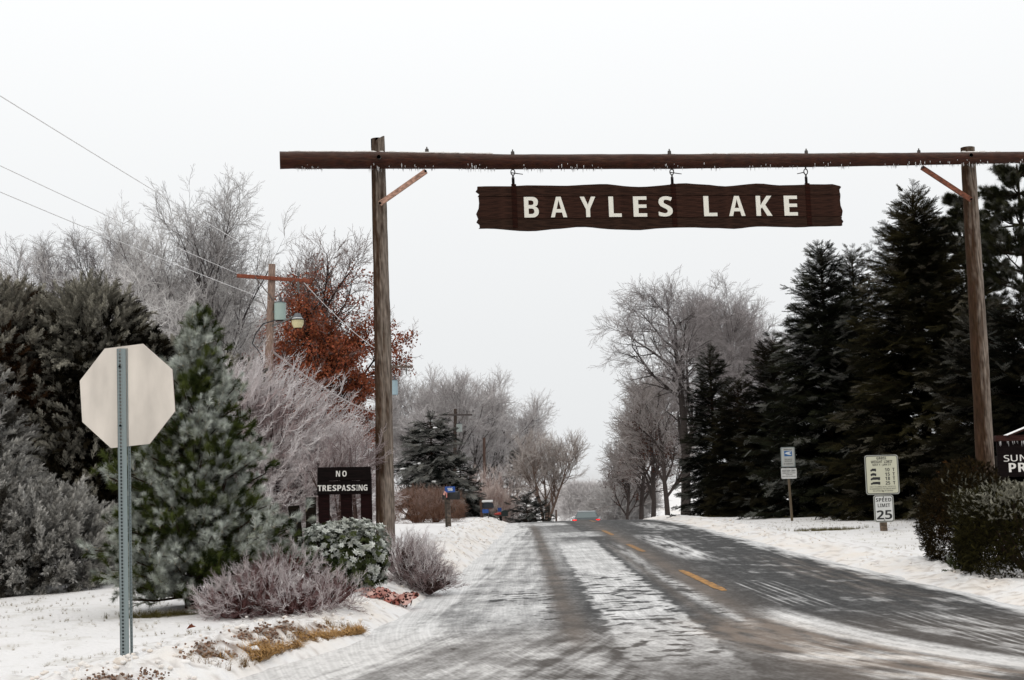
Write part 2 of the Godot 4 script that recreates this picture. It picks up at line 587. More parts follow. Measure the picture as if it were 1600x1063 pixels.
# ---------------------------------------------------------------- shrubs: sprays all through a set of rounded masses
# lobe: [centre, radii, sprays]; o.power 2 = ball, more = clipped box
func shrub(called: String, label: String, category: String, base: Vector3, lobes: Array, shape: String, seed_: int, over := {}, group := "") -> Node3D:
	var o := {"power": 2.0, "inner": 0.55, "out": 0.9, "lift": 0.5, "loose": 0.45, "size": 0.3, "low": L(40, 44, 30), "high": L(70, 66, 44), "frost": L(165, 168, 165), "iced": 0.3, "top": 0.3, "stems": 10, "bark": L(70, 56, 48), "floor": 0.02, "patch": 2.5, "lean": Vector3.ZERO}
	o.merge(over, true)
	rng.seed = seed_
	var root := thing(called, label, category, base, group)
	var stems := Mb.new()
	var many := Many.new()
	for lobe in lobes:
		var c: Vector3 = lobe[0]
		var r: Vector3 = lobe[1]
		for i in lobe[2]:
			var d := rv()
			var reach := pow(pow(absf(d.x), o.power) + pow(absf(d.y), o.power) + pow(absf(d.z), o.power), -1.0 / o.power)
			var depth: float = lerpf(o.inner, 1.0, pow(rng.randf(), 0.6)) * (1.0 + 0.16 * wide.get_noise_3d(d.x * 14.0 + seed_, d.y * 14.0, d.z * 14.0) + rr(-0.05, 0.05))
			var q: Vector3 = c + d * r * reach * depth
			if q.y < o.floor:
				continue
			var out := (d / r).normalized()
			var dir: Vector3 = (out * o.out + Vector3(0, o.lift, 0) + rv() * o.loose + o.lean).normalized()
			var ice: float = o.iced + o.top * out.y + 0.8 * wide.get_noise_3d(q.x * o.patch * 6.0 + seed_, q.y * o.patch * 6.0, q.z * o.patch * 6.0)
			var col: Color = o.low.lerp(o.high, rng.randf()) * rr(0.75, 1.2)
			if rng.randf() < ice and depth > 0.6:
				col = col.lerp(o.frost, rr(0.35, 1.0))
			many.put(aim(dir, Vector3.UP + rv() * 0.6, o.size * rr(0.7, 1.25)), q, col)
		for k in o.stems:
			var d := rv()
			d.y = absf(d.y) * 0.8 + 0.25
			var e: Vector3 = c + d * r * 0.8
			var foot := Vector3(c.x * 0.7 + rr(-0.12, 0.12) * r.x, -0.03, c.z * 0.7 + rr(-0.12, 0.12) * r.z)
			var mid := foot.lerp(e, 0.5) + rv() * 0.08 * r.y
			stems.path(PackedVector3Array([foot, mid, e]), PackedFloat32Array([0.02, 0.013, 0.005]), 4, o.bark)
	part("stem", stems, M["bark"], root)
	root.add_child(many.node("foliage", shapes[shape]))
	return root

# ---------------------------------------------------------------- lettering
func words(parent: Node3D, called: String, text: String, at: Vector3, high: float, width: float, mat: Material, bold := true, depth := 0.004, turn := 0.0) -> MeshInstance3D:
	var key := "%s|%s|%.4f" % [text, bold, depth / maxf(high, 0.001)]
	var f := SystemFont.new()
	f.font_names = PackedStringArray(["Droid Sans"])
	f.font_weight = 700 if bold else 400
	var t := TextMesh.new()
	t.font = f
	t.text = text
	t.font_size = 48
	t.pixel_size = 0.01
	t.depth = 0.1
	t.curve_step = 2.0
	t.material = mat
	var box := t.get_aabb()
	var arr := t.get_mesh_arrays()
	var vv: PackedVector3Array = arr[Mesh.ARRAY_VERTEX]
	var lo := vv[0]
	var hi := vv[0]
	for p in vv:
		lo = lo.min(p)
		hi = hi.max(p)
	var mid := (lo + hi) * 0.5
	var sy := high / (hi.y - lo.y)
	var sx := width / (hi.x - lo.x) if width > 0.0 else sy
	for i in vv.size():
		vv[i] = Vector3((vv[i].x - mid.x) * sx, (vv[i].y - mid.y) * sy, (vv[i].z - mid.z) * depth * 10.0)
	arr[Mesh.ARRAY_VERTEX] = vv
	var m := ArrayMesh.new()
	var clean := []
	clean.resize(Mesh.ARRAY_MAX)
	clean[Mesh.ARRAY_VERTEX] = vv
	clean[Mesh.ARRAY_NORMAL] = arr[Mesh.ARRAY_NORMAL]
	clean[Mesh.ARRAY_INDEX] = arr[Mesh.ARRAY_INDEX]
	m.add_surface_from_arrays(Mesh.PRIMITIVE_TRIANGLES, clean)
	m.surface_set_material(0, mat)
	var o := part_mesh(called, m, parent)
	o.position = at
	o.rotation.z = turn
	return o

func flat(col: Color, rough := 0.7, metal := 0.0) -> StandardMaterial3D:
	var m := StandardMaterial3D.new()
	m.albedo_color = col.linear_to_srgb()
	m.roughness = rough
	m.metallic = metal
	return m

func round_rect(w: float, h: float, r: float) -> PackedVector2Array:
	var out := PackedVector2Array()
	for q in [[1, 1, 0.0], [-1, 1, 0.5], [-1, -1, 1.0], [1, -1, 1.5]]:
		for k in 5:
			var a: float = PI * (q[2] + k * 0.125)
			out.append(Vector2(q[0] * (w / 2 - r) + cos(a) * r, q[1] * (h / 2 - r) + sin(a) * r))
	return out

# a weathered log: frost and grey weathering on one side
func log_mesh(pts: PackedVector3Array, rads: PackedFloat32Array, wood: Color, worn: Color, towards: Vector3, amount: float, mat: Material, seed_: int, notch := 0.0) -> ArrayMesh:
	var mb := Mb.new()
	var sides := 28
	var total := 0.0
	for i in pts.size() - 1:
		total += pts[i].distance_to(pts[i + 1])
	var rings := int(total / 0.05)
	var axis := (pts[-1] - pts[0]).normalized()
	var u := axis.cross(Vector3.FORWARD if absf(axis.z) < 0.8 else Vector3.UP).normalized()
	var w := axis.cross(u)
	for i in rings + 1:
		var f := float(i) / rings * (pts.size() - 1)
		var k := mini(int(f), pts.size() - 2)
		var p := pts[k].lerp(pts[k + 1], f - k)
		var r := lerpf(rads[k], rads[k + 1], f - k)
		for j in sides:
			var a := TAU * j / sides
			var m := u * cos(a) + w * sin(a)
			var along := i * 0.05
			var g := 1.0 + 0.05 * fine.get_noise_3d(m.x * 12.0 + seed_, along * 6.0, m.z * 12.0 + m.y * 12.0) + 0.03 * wide.get_noise_2d(along * 4.0, seed_)
			var q := p + m * r * g
			if i == rings and notch > 0.0:
				q -= axis * (0.5 - 0.5 * m.x + (0.25 if m.x < -0.35 else 0.0)) * notch
			mb.v.append(q)
			mb.n.append(m)
			var s := m.dot(towards) * 0.6 + 0.1 + 0.75 * fine.get_noise_3d(m.x * 7.0 + seed_, along * 2.2, m.z * 7.0 + m.y * 7.0) + 0.35 * fine.get_noise_3d(m.x * 30.0, along * 14.0, m.z * 30.0 + m.y * 30.0)
			mb.c.append(wood.lerp(worn, clampf(smoothstep(0.0, 0.8, s) * amount, 0.0, 1.0)) * (0.9 + 0.25 * fine.get_noise_2d(along * 9.0, a * 4.0 + seed_)))
			mb.uv.append(Vector2())
	for i in rings:
		for j in sides:
			var a := i * sides + j
			var b := i * sides + (j + 1) % sides
			mb.ix.append_array(PackedInt32Array([a, a + sides, b, b, a + sides, b + sides]))
	for e in [0, rings]:
		var k0 := mb.v.size()
		var mid := Vector3()
		for j in sides:
			mid += mb.v[e * sides + j] / sides
		var m := -axis if e == 0 else axis
		mb.v.append(mid); mb.n.append(m); mb.c.append(worn * 0.6); mb.uv.append(Vector2())
		for j in sides:
			mb.v.append(mb.v[e * sides + j]); mb.n.append(m); mb.c.append(wood.lerp(worn, 0.3)); mb.uv.append(Vector2())
		for j in sides:
			mb.ix.append_array(PackedInt32Array([k0, k0 + 1 + j, k0 + 1 + (j + 1) % sides]))
	return mb.mesh(mat)

# ---------------------------------------------------------------- ground and road
func lines(steps: Array) -> PackedFloat32Array:                       # [until, step] pairs after a first number
	var out := PackedFloat32Array([steps[0]])
	var x: float = steps[0]
	for k in range(1, steps.size()):
		while x < steps[k][0] - 0.0001:
			x = minf(steps[k][0], x + steps[k][1])
			out.append(x)
	return out

func build_ground() -> void:
	var xs := lines([-300.0, [-100.0, 40.0], [-40.0, 6.0], [-20.0, 2.0], [-9.0, 0.5], [-4.2, 0.14], [0.4, 0.06], [4.0, 0.3], [6.6, 0.06], [11.0, 0.16], [22.0, 0.6], [40.0, 3.0], [100.0, 8.0], [300.0, 40.0]])
	var ds := lines([-30.0, [0.0, 3.0], [7.0, 0.7], [8.4, 0.2], [14.0, 0.06], [20.0, 0.11], [32.0, 0.22], [60.0, 0.6], [110.0, 2.0], [200.0, 10.0], [800.0, 60.0]])
	var nx := xs.size()
	var nd := ds.size()
	var mb := Mb.new()
	mb.v.resize(nx * nd)
	mb.n.resize(nx * nd)
	mb.c.resize(nx * nd)
	mb.uv.resize(nx * nd)
	var snow := Color(0.71, 0.705, 0.705)
	var sand := Color(0.70, 0.645, 0.585)
	var soil := Color(0.15, 0.095, 0.06)
	var straw := Color(0.30, 0.20, 0.09)
	for i in nd:
		var d := ds[i]
		var le := left_edge(d)
		var re := right_edge(d)
		for j in nx:
			var x := xs[j]
			var t := le - x
			var s := x - re
			var y := land(x, d)
			var col := snow
			var off := maxf(t, s)
			var near := clampf(1.4 - d / 60.0, 0.0, 1.0)
			if off < 0.14:
				var e := off + 0.10 * fine.get_noise_2d(x * 3.0, d * 2.0)
				y = lerpf(y, fall(d) - 0.07, smoothstep(0.08, -0.16, e))
			if off > -0.3:
				var bank := exp(-pow((off - 0.6) / 0.6, 2.0))
				var lumps := absf(fine.get_noise_2d(x * 12.0, d * 12.0)) * 0.085 + fine.get_noise_2d(x * 34.0, d * 34.0) * 0.036
				y += (bank * lumps * smoothstep(-0.05, 0.25, off) + 0.035 * wide.get_noise_2d(x * 5.0, d * 5.0) + 0.007 * fine.get_noise_2d(x * 16.0, d * 16.0)) * near
				# plough spoil: the bank is stained with grit, in blotches
				var dirt := exp(-pow((off - 0.25) / 0.42, 2.0)) * (0.45 + 0.9 * fine.get_noise_2d(x * 5.0 + 40.0, d * 3.0) + 0.5 * fine.get_noise_2d(x * 22.0, d * 15.0))
				col = col.lerp(sand, clampf(dirt, 0.0, 0.85))
				var speck := fine.get_noise_2d(x * 40.0 + 9.0, d * 26.0)
				if speck > 0.30 and bank > 0.15:
					col = col.lerp(soil, 0.35)
			# turned-up verge where the plough cut into the sod
			if t > -0.2 and d > 8.0 and d < 13.0 and x > -3.4:
				var cut := exp(-pow((t - 0.28) / 0.22, 2.0)) * (smoothstep(9.9, 10.3, d) * (1.0 - smoothstep(11.6, 12.4, d)) + (1.0 - smoothstep(9.0, 9.4, d)))
				var k := cut * (0.62 + 1.6 * fine.get_noise_2d(x * 13.0 + 3.0, d * 9.0) + 1.2 * fine.get_noise_2d(x * 40.0, d * 26.0))
				if t < 0.16:
					col = col.lerp(straw, clampf(k * 1.6 - 0.35, 0.0, 0.95))
				else:
					col = col.lerp(soil, clampf(k * 3.0 - 0.9, 0.0, 0.8))
				y += cut * absf(fine.get_noise_2d(x * 16.0, d * 16.0)) * 0.10
			# bare grass in the lee of the evergreens
			for g in BARE:
				var q := pow((x - g[0]) / g[2], 2.0) + pow((d - g[1]) / g[3], 2.0) + fine.get_noise_2d(x * 5.0, d * 5.0) * 0.7
				if q < 1.0:
					col = col.lerp(Color(0.14, 0.12, 0.055), smoothstep(1.0, 0.45, q) * 0.85)
			# lawn showing faintly through thin snow
			if t > 1.0 and d < 26.0:
				var thin := fine.get_noise_2d(x * 6.0, d * 3.5) + 0.5 * fine.get_noise_2d(x * 33.0, d * 14.0)
				col = col.lerp(Color(0.46, 0.43, 0.38), clampf((thin - 0.10) * 1.0, 0.0, 0.45))
			elif s > 1.2 and d < 40.0:
				var thin2 := fine.get_noise_2d(x * 5.0 + 70.0, d * 3.5) + 0.5 * fine.get_noise_2d(x * 30.0, d * 14.0)
				col = col.lerp(Color(0.46, 0.44, 0.36), clampf((thin2 - 0.15) * 0.9, 0.0, 0.42))
			var id := i * nx + j
			mb.v[id] = Vector3(x, y, -d)
			mb.c[id] = col
	for i in nd:
		for j in nx:
			var a := mb.v[i * nx + maxi(j - 1, 0)]
			var b := mb.v[i * nx + mini(j + 1, nx - 1)]
			var e := mb.v[maxi(i - 1, 0) * nx + j]
			var f := mb.v[mini(i + 1, nd - 1) * nx + j]
			mb.n[i * nx + j] = (b - a).cross(f - e).normalized()
	for i in nd - 1:
		for j in nx - 1:
			var a := i * nx + j
			mb.ix.append_array(PackedInt32Array([a, a + nx, a + 1, a + 1, a + nx, a + nx + 1]))
	struct("ground", mb, M["snow"])

const BARE := [[-3.55, 13.5, 0.42, 0.22], [6.5, 28.6, 0.8, 0.5], [7.6, 39.0, 1.1, 1.0], [7.0, 44.0, 1.2, 1.0]]
const NEAR := 5.0
const SPAN := 20.0

func along(d: float) -> float:
	return clampf(log(maxf(d, NEAR) / NEAR) / log(SPAN), 0.0, 1.0)

func bump(x: float, at: float, w: float) -> float:
	return exp(-(x - at) * (x - at) / (w * w))

func band(x: float, a: float, b: float, soft: float) -> float:
	return smoothstep(a - soft, a + soft, x) * (1.0 - smoothstep(b - soft, b + soft, x))

# what lies on the asphalt: packed snow, ice, grit, tyre tracks
func road_picture() -> ImageTexture:
	var w := 1024
	var h := 1280
	var bytes := PackedByteArray()
	bytes.resize(w * h * 3)
	var n1 := FastNoiseLite.new()
	n1.seed = 5
	n1.frequency = 1.0
	n1.fractal_octaves = 4
	var n2 := FastNoiseLite.new()
	n2.seed = 6
	n2.frequency = 1.0
	n2.fractal_octaves = 2
	var at := 0
	for iy in h:
		var d := NEAR * pow(SPAN, (iy + 0.5) / h)
		var le := left_edge(d)
		var re := right_edge(d)
		var shift := centre(d) - 2.2
		var arc := (13.5 - d) if d < 13.5 else 0.0
		var near := 1.0 - smoothstep(11.0, 13.5, d)
		var mid := band(d, 12.5, 27.0, 2.0)
		for ix in w:
			var x := -4.0 + 10.0 * (ix + 0.5) / w
			var lx := x - le                                           # metres from the left edge of the road
			# cars swinging out of the side road to our right follow circles
			var sx := x
			if arc > 0.0 and x < 12.0:
				sx = 12.0 - sqrt((12.0 - x) * (12.0 - x) + arc * arc) + 0.0
			var streak := n1.get_noise_2d(sx * 5.0, d * 0.45)          # long streaks along the way that tyres go
			var hair := n2.get_noise_2d(sx * 38.0, d * 0.5)
			var swing := n1.get_noise_2d(lx * 5.0 + 50.0, d * 0.2)     # and those that follow the left edge
			var lens := n1.get_noise_2d(x * 2.6 + 20.0, d * 3.4) + 0.16 * bump(d, 15.6, 0.7) * band(x, -0.7, 2.3, 0.3) - 0.3 * (1.0 - band(x, 0.3, 2.3, 0.2)) + 0.28 * bump(d, 15.6, 0.6) * (1.0 - smoothstep(0.2, 0.5, x))        # patches melted out across the way
			var blot := n1.get_noise_2d(x * 1.1, d * 1.1)
			var grain := 0.6 * n1.get_noise_2d(x * 26.0, d * 13.0) + 0.6 * n1.get_noise_2d(x * 7.0, d * 4.5)
			var cov := 0.02 + 0.10 * clampf(streak + blot, 0.0, 1.0)
			# left lane: packed snow between edge, wheel tracks and crown
			var packed := 0.0
			var ragged := 0.10 * n1.get_noise_2d(x * 3.0 + 70.0, d * 2.2)
			var fade := 1.0 - 0.5 * smoothstep(27.0, 36.0, d)
			packed = maxf(packed, band(lx, -0.5, 1.3 + left_edge(d) * -0.35, 0.3) * (0.60 + 0.30 * swing + 0.32 * blot) * fade * (1.0 - 0.35 * near))

			packed = maxf(packed, band(x + ragged, 0.78, 1.56, 0.05) * (0.82 + 0.25 * streak + 0.25 * blot) * (band(d, 9.8, 27.5, 1.5) + 0.25 * band(d, 27.0, 40.0, 3.0)) * (1.0 - 0.45 * near * smoothstep(0.0, 0.3, blot)))
			packed = maxf(packed, bump(x, 1.93 - 0.02 * (d - 15.0), 0.10) * (0.75 + 0.7 * streak) * band(d, 12.0, 18.5, 1.2))
			packed = maxf(packed, band(x, 1.68, 2.0, 0.1) * 0.55 * band(d, 17.0, 26.0, 2.0) * (0.7 + streak))
			packed *= 1.0 - 0.94 * smoothstep(0.15, 0.30, lens) * band(d, 9.6, 19.0, 1.0)
			cov = maxf(cov, packed)
			# right lane: bare, with a few thin drifts
			cov = maxf(cov, band(x, 2.55, 3.1, 0.12) * band(d, 21.0, 29.5, 1.4) * (0.55 + 1.1 * streak))
			cov = maxf(cov, band(x, 2.7, 4.6, 0.2) * smoothstep(0.16, 0.5, streak * 0.35 + blot * 0.9) * 0.33 * (1.0 - smoothstep(30.0, 45.0, d)))
			cov = maxf(cov, band(d, 40.0, 44.5, 0.6) * band(x, 0.0, 1.5, 0.2) * (0.75 + lens))
			cov = maxf(cov, band(d, 30.0, 33.0, 0.5) * band(x, 0.3, 1.9, 0.3) * (0.55 + lens))
			cov = maxf(cov, band(x, 3.3, 4.1, 0.15) * band(d, 33.0, 41.0, 1.5) * (0.45 + streak))
			# foreground: the wedge of snow between the two ways the tyres go, and loose snow at the corner
			var wedge := band(sx, 2.18, 2.62, 0.10) * smoothstep(13.8, 12.2, d)
			cov = maxf(cov, wedge * (0.82 + 0.5 * streak))
			cov = maxf(cov, smoothstep(11.8, 9.6, d) * band(sx, 1.2, 2.4, 0.3) * clampf(0.22 + 0.8 * streak + 0.2 * hair + 0.9 * blot, 0.0, 0.85))
			cov = maxf(cov, near * smoothstep(0.2, 0.9, lx) * band(x, -1.8, 0.9, 0.3) * clampf(0.22 + 0.5 * swing + 0.16 * hair + 0.7 * blot, 0.0, 0.7))
			cov = maxf(cov, near * smoothstep(2.5, 3.0, sx) * clampf(0.05 + 0.8 * streak + 0.12 * hair + 0.5 * blot, 0.0, 0.7))
			# tread marks: ribs pressed across a pair of tracks
			for tr in [[2.86, 13.6, 16.4, 0.26], [3.80, 9.2, 12.6, 0.34]]:
				var on := band(x + (d - 11.0) * (0.0 if tr[0] < 3.5 else 0.04), tr[0] - tr[3], tr[0] + tr[3], 0.05) * band(d, tr[1], tr[2], 0.4)
				if on > 0.02:
					var rib := 0.5 + 0.5 * sin(x * 66.0 + d * 2.2)
					cov = maxf(cov, on * smoothstep(0.55, 0.95, rib) * (0.4 + 0.6 * streak))
			# the edges carry snow
			cov = maxf(cov, smoothstep(-0.42, 0.0, x - re + 0.25 * streak + 0.2 * blot) * 0.95)
			cov = maxf(cov, smoothstep(1.05 + 0.35 * near, 0.25 + 0.3 * near, lx - 0.45 * swing - 0.25 * blot) * (0.97 + 0.1 * swing))
			# wheel tracks of the left lane, ground clear and gritty
			var rut := bump(x, 0.47 + 0.03 * swing, 0.13) * smoothstep(10.2, 12.5, d) * (1.0 - smoothstep(36.0, 46.0, d)) + 0.8 * bump(x, 2.12, 0.13) * band(d, 13.0, 36.0, 3.0) + 0.5 * bump(x, 1.74, 0.07) * band(d, 12.0, 26.0, 2.0)
			cov *= 1.0 - 0.9 * clampf(rut * 1.15, 0.0, 1.0)
			cov = clampf(cov + 0.62 * grain * (0.12 + cov) * (1.3 - 0.6 * cov), 0.0, 1.0)
			var grit := clampf(0.45 * rut * (1.0 + 0.8 * blot) + 0.25 * near + 0.22 * bump(x, 2.2, 0.35) + 0.9 * near * band(sx, 1.35, 2.25, 0.25) * clampf(0.55 + 1.2 * n2.get_noise_2d(sx * 5.0 + 8.0, d * 1.6), 0.0, 1.0) + 0.5 * band(x, 3.6, 4.5, 0.3) * band(d, 14.0, 21.0, 2.0) * clampf(streak + 0.3, 0.0, 1.0), 0.0, 1.0)
			var tar := 0.027 * (1.0 + 0.35 * grain + 0.3 * streak + 0.2 * blot)
			var r := tar
			var g := tar * 0.99
			var b := tar * 1.0
			r = lerpf(r, 0.25, grit * 0.62); g = lerpf(g, 0.195, grit * 0.62); b = lerpf(b, 0.155, grit * 0.62)
			var white := 0.60 + 0.12 * hair + 0.08 * blot
			r = lerpf(r, white, cov); g = lerpf(g, white * lerpf(1.0, 0.94, grit), cov); b = lerpf(b, white * lerpf(1.0, 0.88, grit), cov)
			bytes[at] = int(255.0 * pow(clampf(r, 0.0, 1.0), 0.4545))
			bytes[at + 1] = int(255.0 * pow(clampf(g, 0.0, 1.0), 0.4545))
			bytes[at + 2] = int(255.0 * pow(clampf(b, 0.0, 1.0), 0.4545))
			at += 3
	var im := Image.create_from_data(w, h, false, Image.FORMAT_RGB8, bytes)
	return ImageTexture.create_from_image(im)

func build_road() -> void:
	var m := StandardMaterial3D.new()
	m.albedo_texture = road_picture()
	m.texture_repeat = false
	m.roughness = 0.7
	m.metallic_specular = 0.25
	m.heightmap_enabled = true
	m.heightmap_texture = tex["grit"]
	m.heightmap_scale = 0.5
	var ds := lines([-28.0, [5.0, 3.0], [60.0, 0.5], [150.0, 2.0]])
	var mb := Mb.new()
	var nx := 41
	for d in ds:
		for j in nx:
			var x := -4.0 + 10.0 * j / (nx - 1.0)
			var q := (x - 2.2) / 2.6
			var y := fall(d) + 0.03 * (1.0 - minf(q * q, 1.5))
			mb.v.append(Vector3(x + centre(d) - 2.2, y, -d))
			mb.n.append(Vector3.UP)
			mb.c.append(Color.WHITE)
			mb.uv.append(Vector2(float(j) / (nx - 1), along(d)))
	for i in ds.size() - 1:
		for j in nx - 1:
			var a := i * nx + j
			mb.ix.append_array(PackedInt32Array([a, a + nx, a + 1, a + 1, a + nx, a + nx + 1]))
	for i in ds.size():
		for j in nx:
			var a := mb.v[i * nx + maxi(j - 1, 0)]
			var b := mb.v[i * nx + mini(j + 1, nx - 1)]
			var e := mb.v[maxi(i - 1, 0) * nx + j]
			var f := mb.v[mini(i + 1, ds.size() - 1) * nx + j]
			mb.n[i * nx + j] = (b - a).cross(f - e).normalized()
	struct("road", mb, m)
	# yellow dashes of the centre line, worn at their ends and edges
	var yellow := paint(0.7, tex["wear"], Vector3(1.4, 1.4, 1.4))
	rng.seed = 300
	for dash in [[15.35, 18.75, 2.31, 2.23, 0.12, 1.0], [23.3, 26.0, 2.16, 2.10, 0.11, 0.8], [30.2, 33.4, 2.12, 2.10, 0.11, 0.85], [43.5, 47.5, 2.5, 2.55, 0.11, 0.8]]:
		var mk := Mb.new()
		var steps := 34
		for i in steps + 1:
			var f := float(i) / steps
			var d := lerpf(dash[0], dash[1], f)
			var c := lerpf(dash[2], dash[3], f)
			var worn := minf(1.0, minf(f, 1.0 - f) * 9.0)
			for s in [-1.0, 1.0]:
				var x: float = c + s * dash[4] * 0.5 * (0.55 + 0.45 * worn + rr(-0.12, 0.1))
				var q := (x - 2.2) / 2.6
				mk.v.append(Vector3(x, fall(d) + 0.03 * (1.0 - q * q) + 0.004, -d))
				mk.n.append(Vector3.UP)
				mk.c.append(Color(0.50, 0.235, 0.03) * dash[5])
				mk.uv.append(Vector2())
		for i in steps:
			var a := i * 2
			mk.ix.append_array(PackedInt32Array([a, a + 2, a + 1, a + 1, a + 2, a + 3]))
		struct("road_marking", mk, yellow)

# ---------------------------------------------------------------- the gate and its hanging sign
func build_gate() -> void:
	var grey := L(172, 158, 146)
	var brown := L(84, 63, 48)
	var foot := on_land(Vector3(-2.193, 0.586, -22.500), 0.3)
	var g := thing("entrance_gate", "tall log gateway of two posts and a crossbeam spanning the road", "gate", foot)
	var lt := Vector3(-2.196, 7.236, -22.500) - foot
	part_mesh("post", log_mesh(PackedVector3Array([Vector3.ZERO, lt * 0.5 + Vector3(0.02, 0, 0), lt]), PackedFloat32Array([0.158, 0.142, 0.116]), brown, grey, Vector3(0.8, 0, 0.6), 0.95, M["post"], 3, 0.17), g)
	var rb := on_land(Vector3(8.391, 0.625, -24.200), 0.3) - foot
	var rt := Vector3(8.459, 7.142, -24.200) - foot
	part_mesh("post", log_mesh(PackedVector3Array([rb, rb.lerp(rt, 0.5) + Vector3(0.015, 0, 0), rt]), PackedFloat32Array([0.168, 0.150, 0.124]), brown * 0.95, grey, Vector3(0.9, 0, 0.45), 0.9, M["post"], 17), g)
	var bp := PackedVector3Array()
	for p in [Vector3(-3.783, 6.738, -21.970), Vector3(-2.136, 6.756, -22.250), Vector3(0.089, 6.753, -22.630), Vector3(2.854, 6.784, -23.080), Vector3(5.326, 6.827, -23.470), Vector3(6.992, 6.855, -23.720), Vector3(9.436, 6.907, -24.090), Vector3(10.556, 6.930, -24.250)]:
		bp.append(p - foot)
	part_mesh("crossbeam", log_mesh(bp, PackedFloat32Array([0.146, 0.143, 0.130, 0.129, 0.124, 0.117, 0.104, 0.10]), L(76, 40, 24), L(112, 90, 78), Vector3(0, 0.95, 0.2), 0.40, M["beam"], 29), g)
	for b in [[Vector3(-2.145, 6.005, -22.200), Vector3(-1.379, 6.562, -22.340)], [Vector3(8.380, 6.132, -23.980), Vector3(7.498, 6.720, -23.860)]]:
		var a: Vector3 = b[0] - foot
		var e: Vector3 = b[1] - foot
		var x := (e - a).normalized()
		var y := Vector3.BACK.cross(x).normalized()
		var mb := Mb.new()
		mb.box((a + e) * 0.5, Vector3(a.distance_to(e) + 0.02, 0.088, 0.04), L(214, 168, 146) if b[0].x < 0.0 else L(142, 82, 56), 0.006, Basis(x, y, x.cross(y)))
		part("brace", mb, M["plank"], g)
		for q in [a, e]:
			var bolt := Mb.new()
			bolt.rod(q + Vector3(0, 0, 0.0), q + Vector3(0, 0, 0.045), 0.022, 0.02, 8, L(60, 58, 58), true)
			part("bolt", bolt, M["iron"], g)
	# bolts through beam and posts
	for q in [[Vector3(-2.142, 6.770, -22.100), 0], [Vector3(8.382, 6.913, -23.840), 0]]:
		var bolt := Mb.new()
		bolt.rod(q[0] - foot - Vector3(0, 0, 0.05), q[0] - foot + Vector3(0, 0, 0.035), 0.04, 0.036, 8, L(96, 92, 90), true)
		part("bolt", bolt, M["iron"], g)
	# nuts standing on the beam
	for q in [Vector3(-1.353, 6.927, -22.390), Vector3(0.104, 6.898, -22.630), Vector3(2.849, 6.938, -23.080), Vector3(5.333, 6.966, -23.470), Vector3(7.438, 6.990, -23.800)]:
		var nut := Mb.new()
		nut.rod(q - foot - Vector3(0, 0.04, 0), q - foot + Vector3(0, 0.035, 0), 0.035, 0.03, 8, L(70, 64, 62), true)
		nut.rod(q - foot + Vector3(0, 0.02, 0), q - foot + Vector3(0, 0.07, 0), 0.013, 0.012, 6, L(70, 64, 62), true)
		part("nut", nut, M["iron"], g)
	# icicles under the beam and rime along its top
	rng.seed = 401
	var ice := Mb.new()
	for k in 560:
		var f := rr(0.02, 0.97) * (bp.size() - 1)
		var i := int(f)
		var p := bp[i].lerp(bp[i + 1], f - i)
		if wide.get_noise_2d(p.x * 9.0, 3.0) < -0.12:
			continue
		var r: float = lerpf(0.145, 0.10, f / (bp.size() - 1))
		var s := rr(-1.0, 1.0)
		var q := p + Vector3(rr(-0.02, 0.02), -r * sqrt(1.0 - s * s * 0.8) + 0.006, r * s * 0.9)
		var len_ := rr(0.02, 0.08)
		ice.rod(q, q - Vector3(0.0, len_, 0), rr(0.005, 0.009), 0.0012, 5, Color(0.62, 0.62, 0.63))
	part("icicle", ice, M["ice"], g).set_meta("kind", "stuff")
	var rime := Mb.new()
	for i in 150:
		var f := (2.0 + i + rng.randf()) / 156.0 * (bp.size() - 1)
		var k := mini(int(f), bp.size() - 2)
		var p := bp[k].lerp(bp[k + 1], f - k)
		var here := wide.get_noise_2d(p.x * 5.0, 11.0)
		if here < -0.05:
			continue
		var r: float = lerpf(0.146, 0.10, f / (bp.size() - 1))
		var dx := Vector3(rr(0.05, 0.14), 0, 0)
		var q := p + Vector3(0, r * 0.965, rr(0.0, 0.05))
		rime.path(PackedVector3Array([q - dx, q - dx * 0.4, q + dx * 0.5, q + dx]), PackedFloat32Array([0.002, rr(0.012, 0.022), rr(0.012, 0.024), 0.002]), 6, Color(0.66, 0.64, 0.62))
	part("rime", rime, M["lump"], g).set_meta("kind", "stuff")

	# the sign
	var a := Vector3(-0.512, 5.948, -22.530)
	var b := Vector3(5.915, 6.009, -23.570)
	var x := (b - a).normalized()
	var up := Vector3.UP
	var z := x.cross(up).normalized()
	up = z.cross(x)
	var sign := thing("hanging_sign", "long dark brown plank sign with white letters hanging under the log crossbeam", "sign", (a + b) * 0.5)
	sign.basis = Basis(x, up, z)
	var half := a.distance_to(b) * 0.5
	var high := half * 2.0 * 64.0 / 566.0 * 1.02
	var ys := [[0.5 * high, 0.256 * high], [0.244 * high, -0.262 * high], [-0.274 * high, -0.5 * high]]
	rng.seed = 410
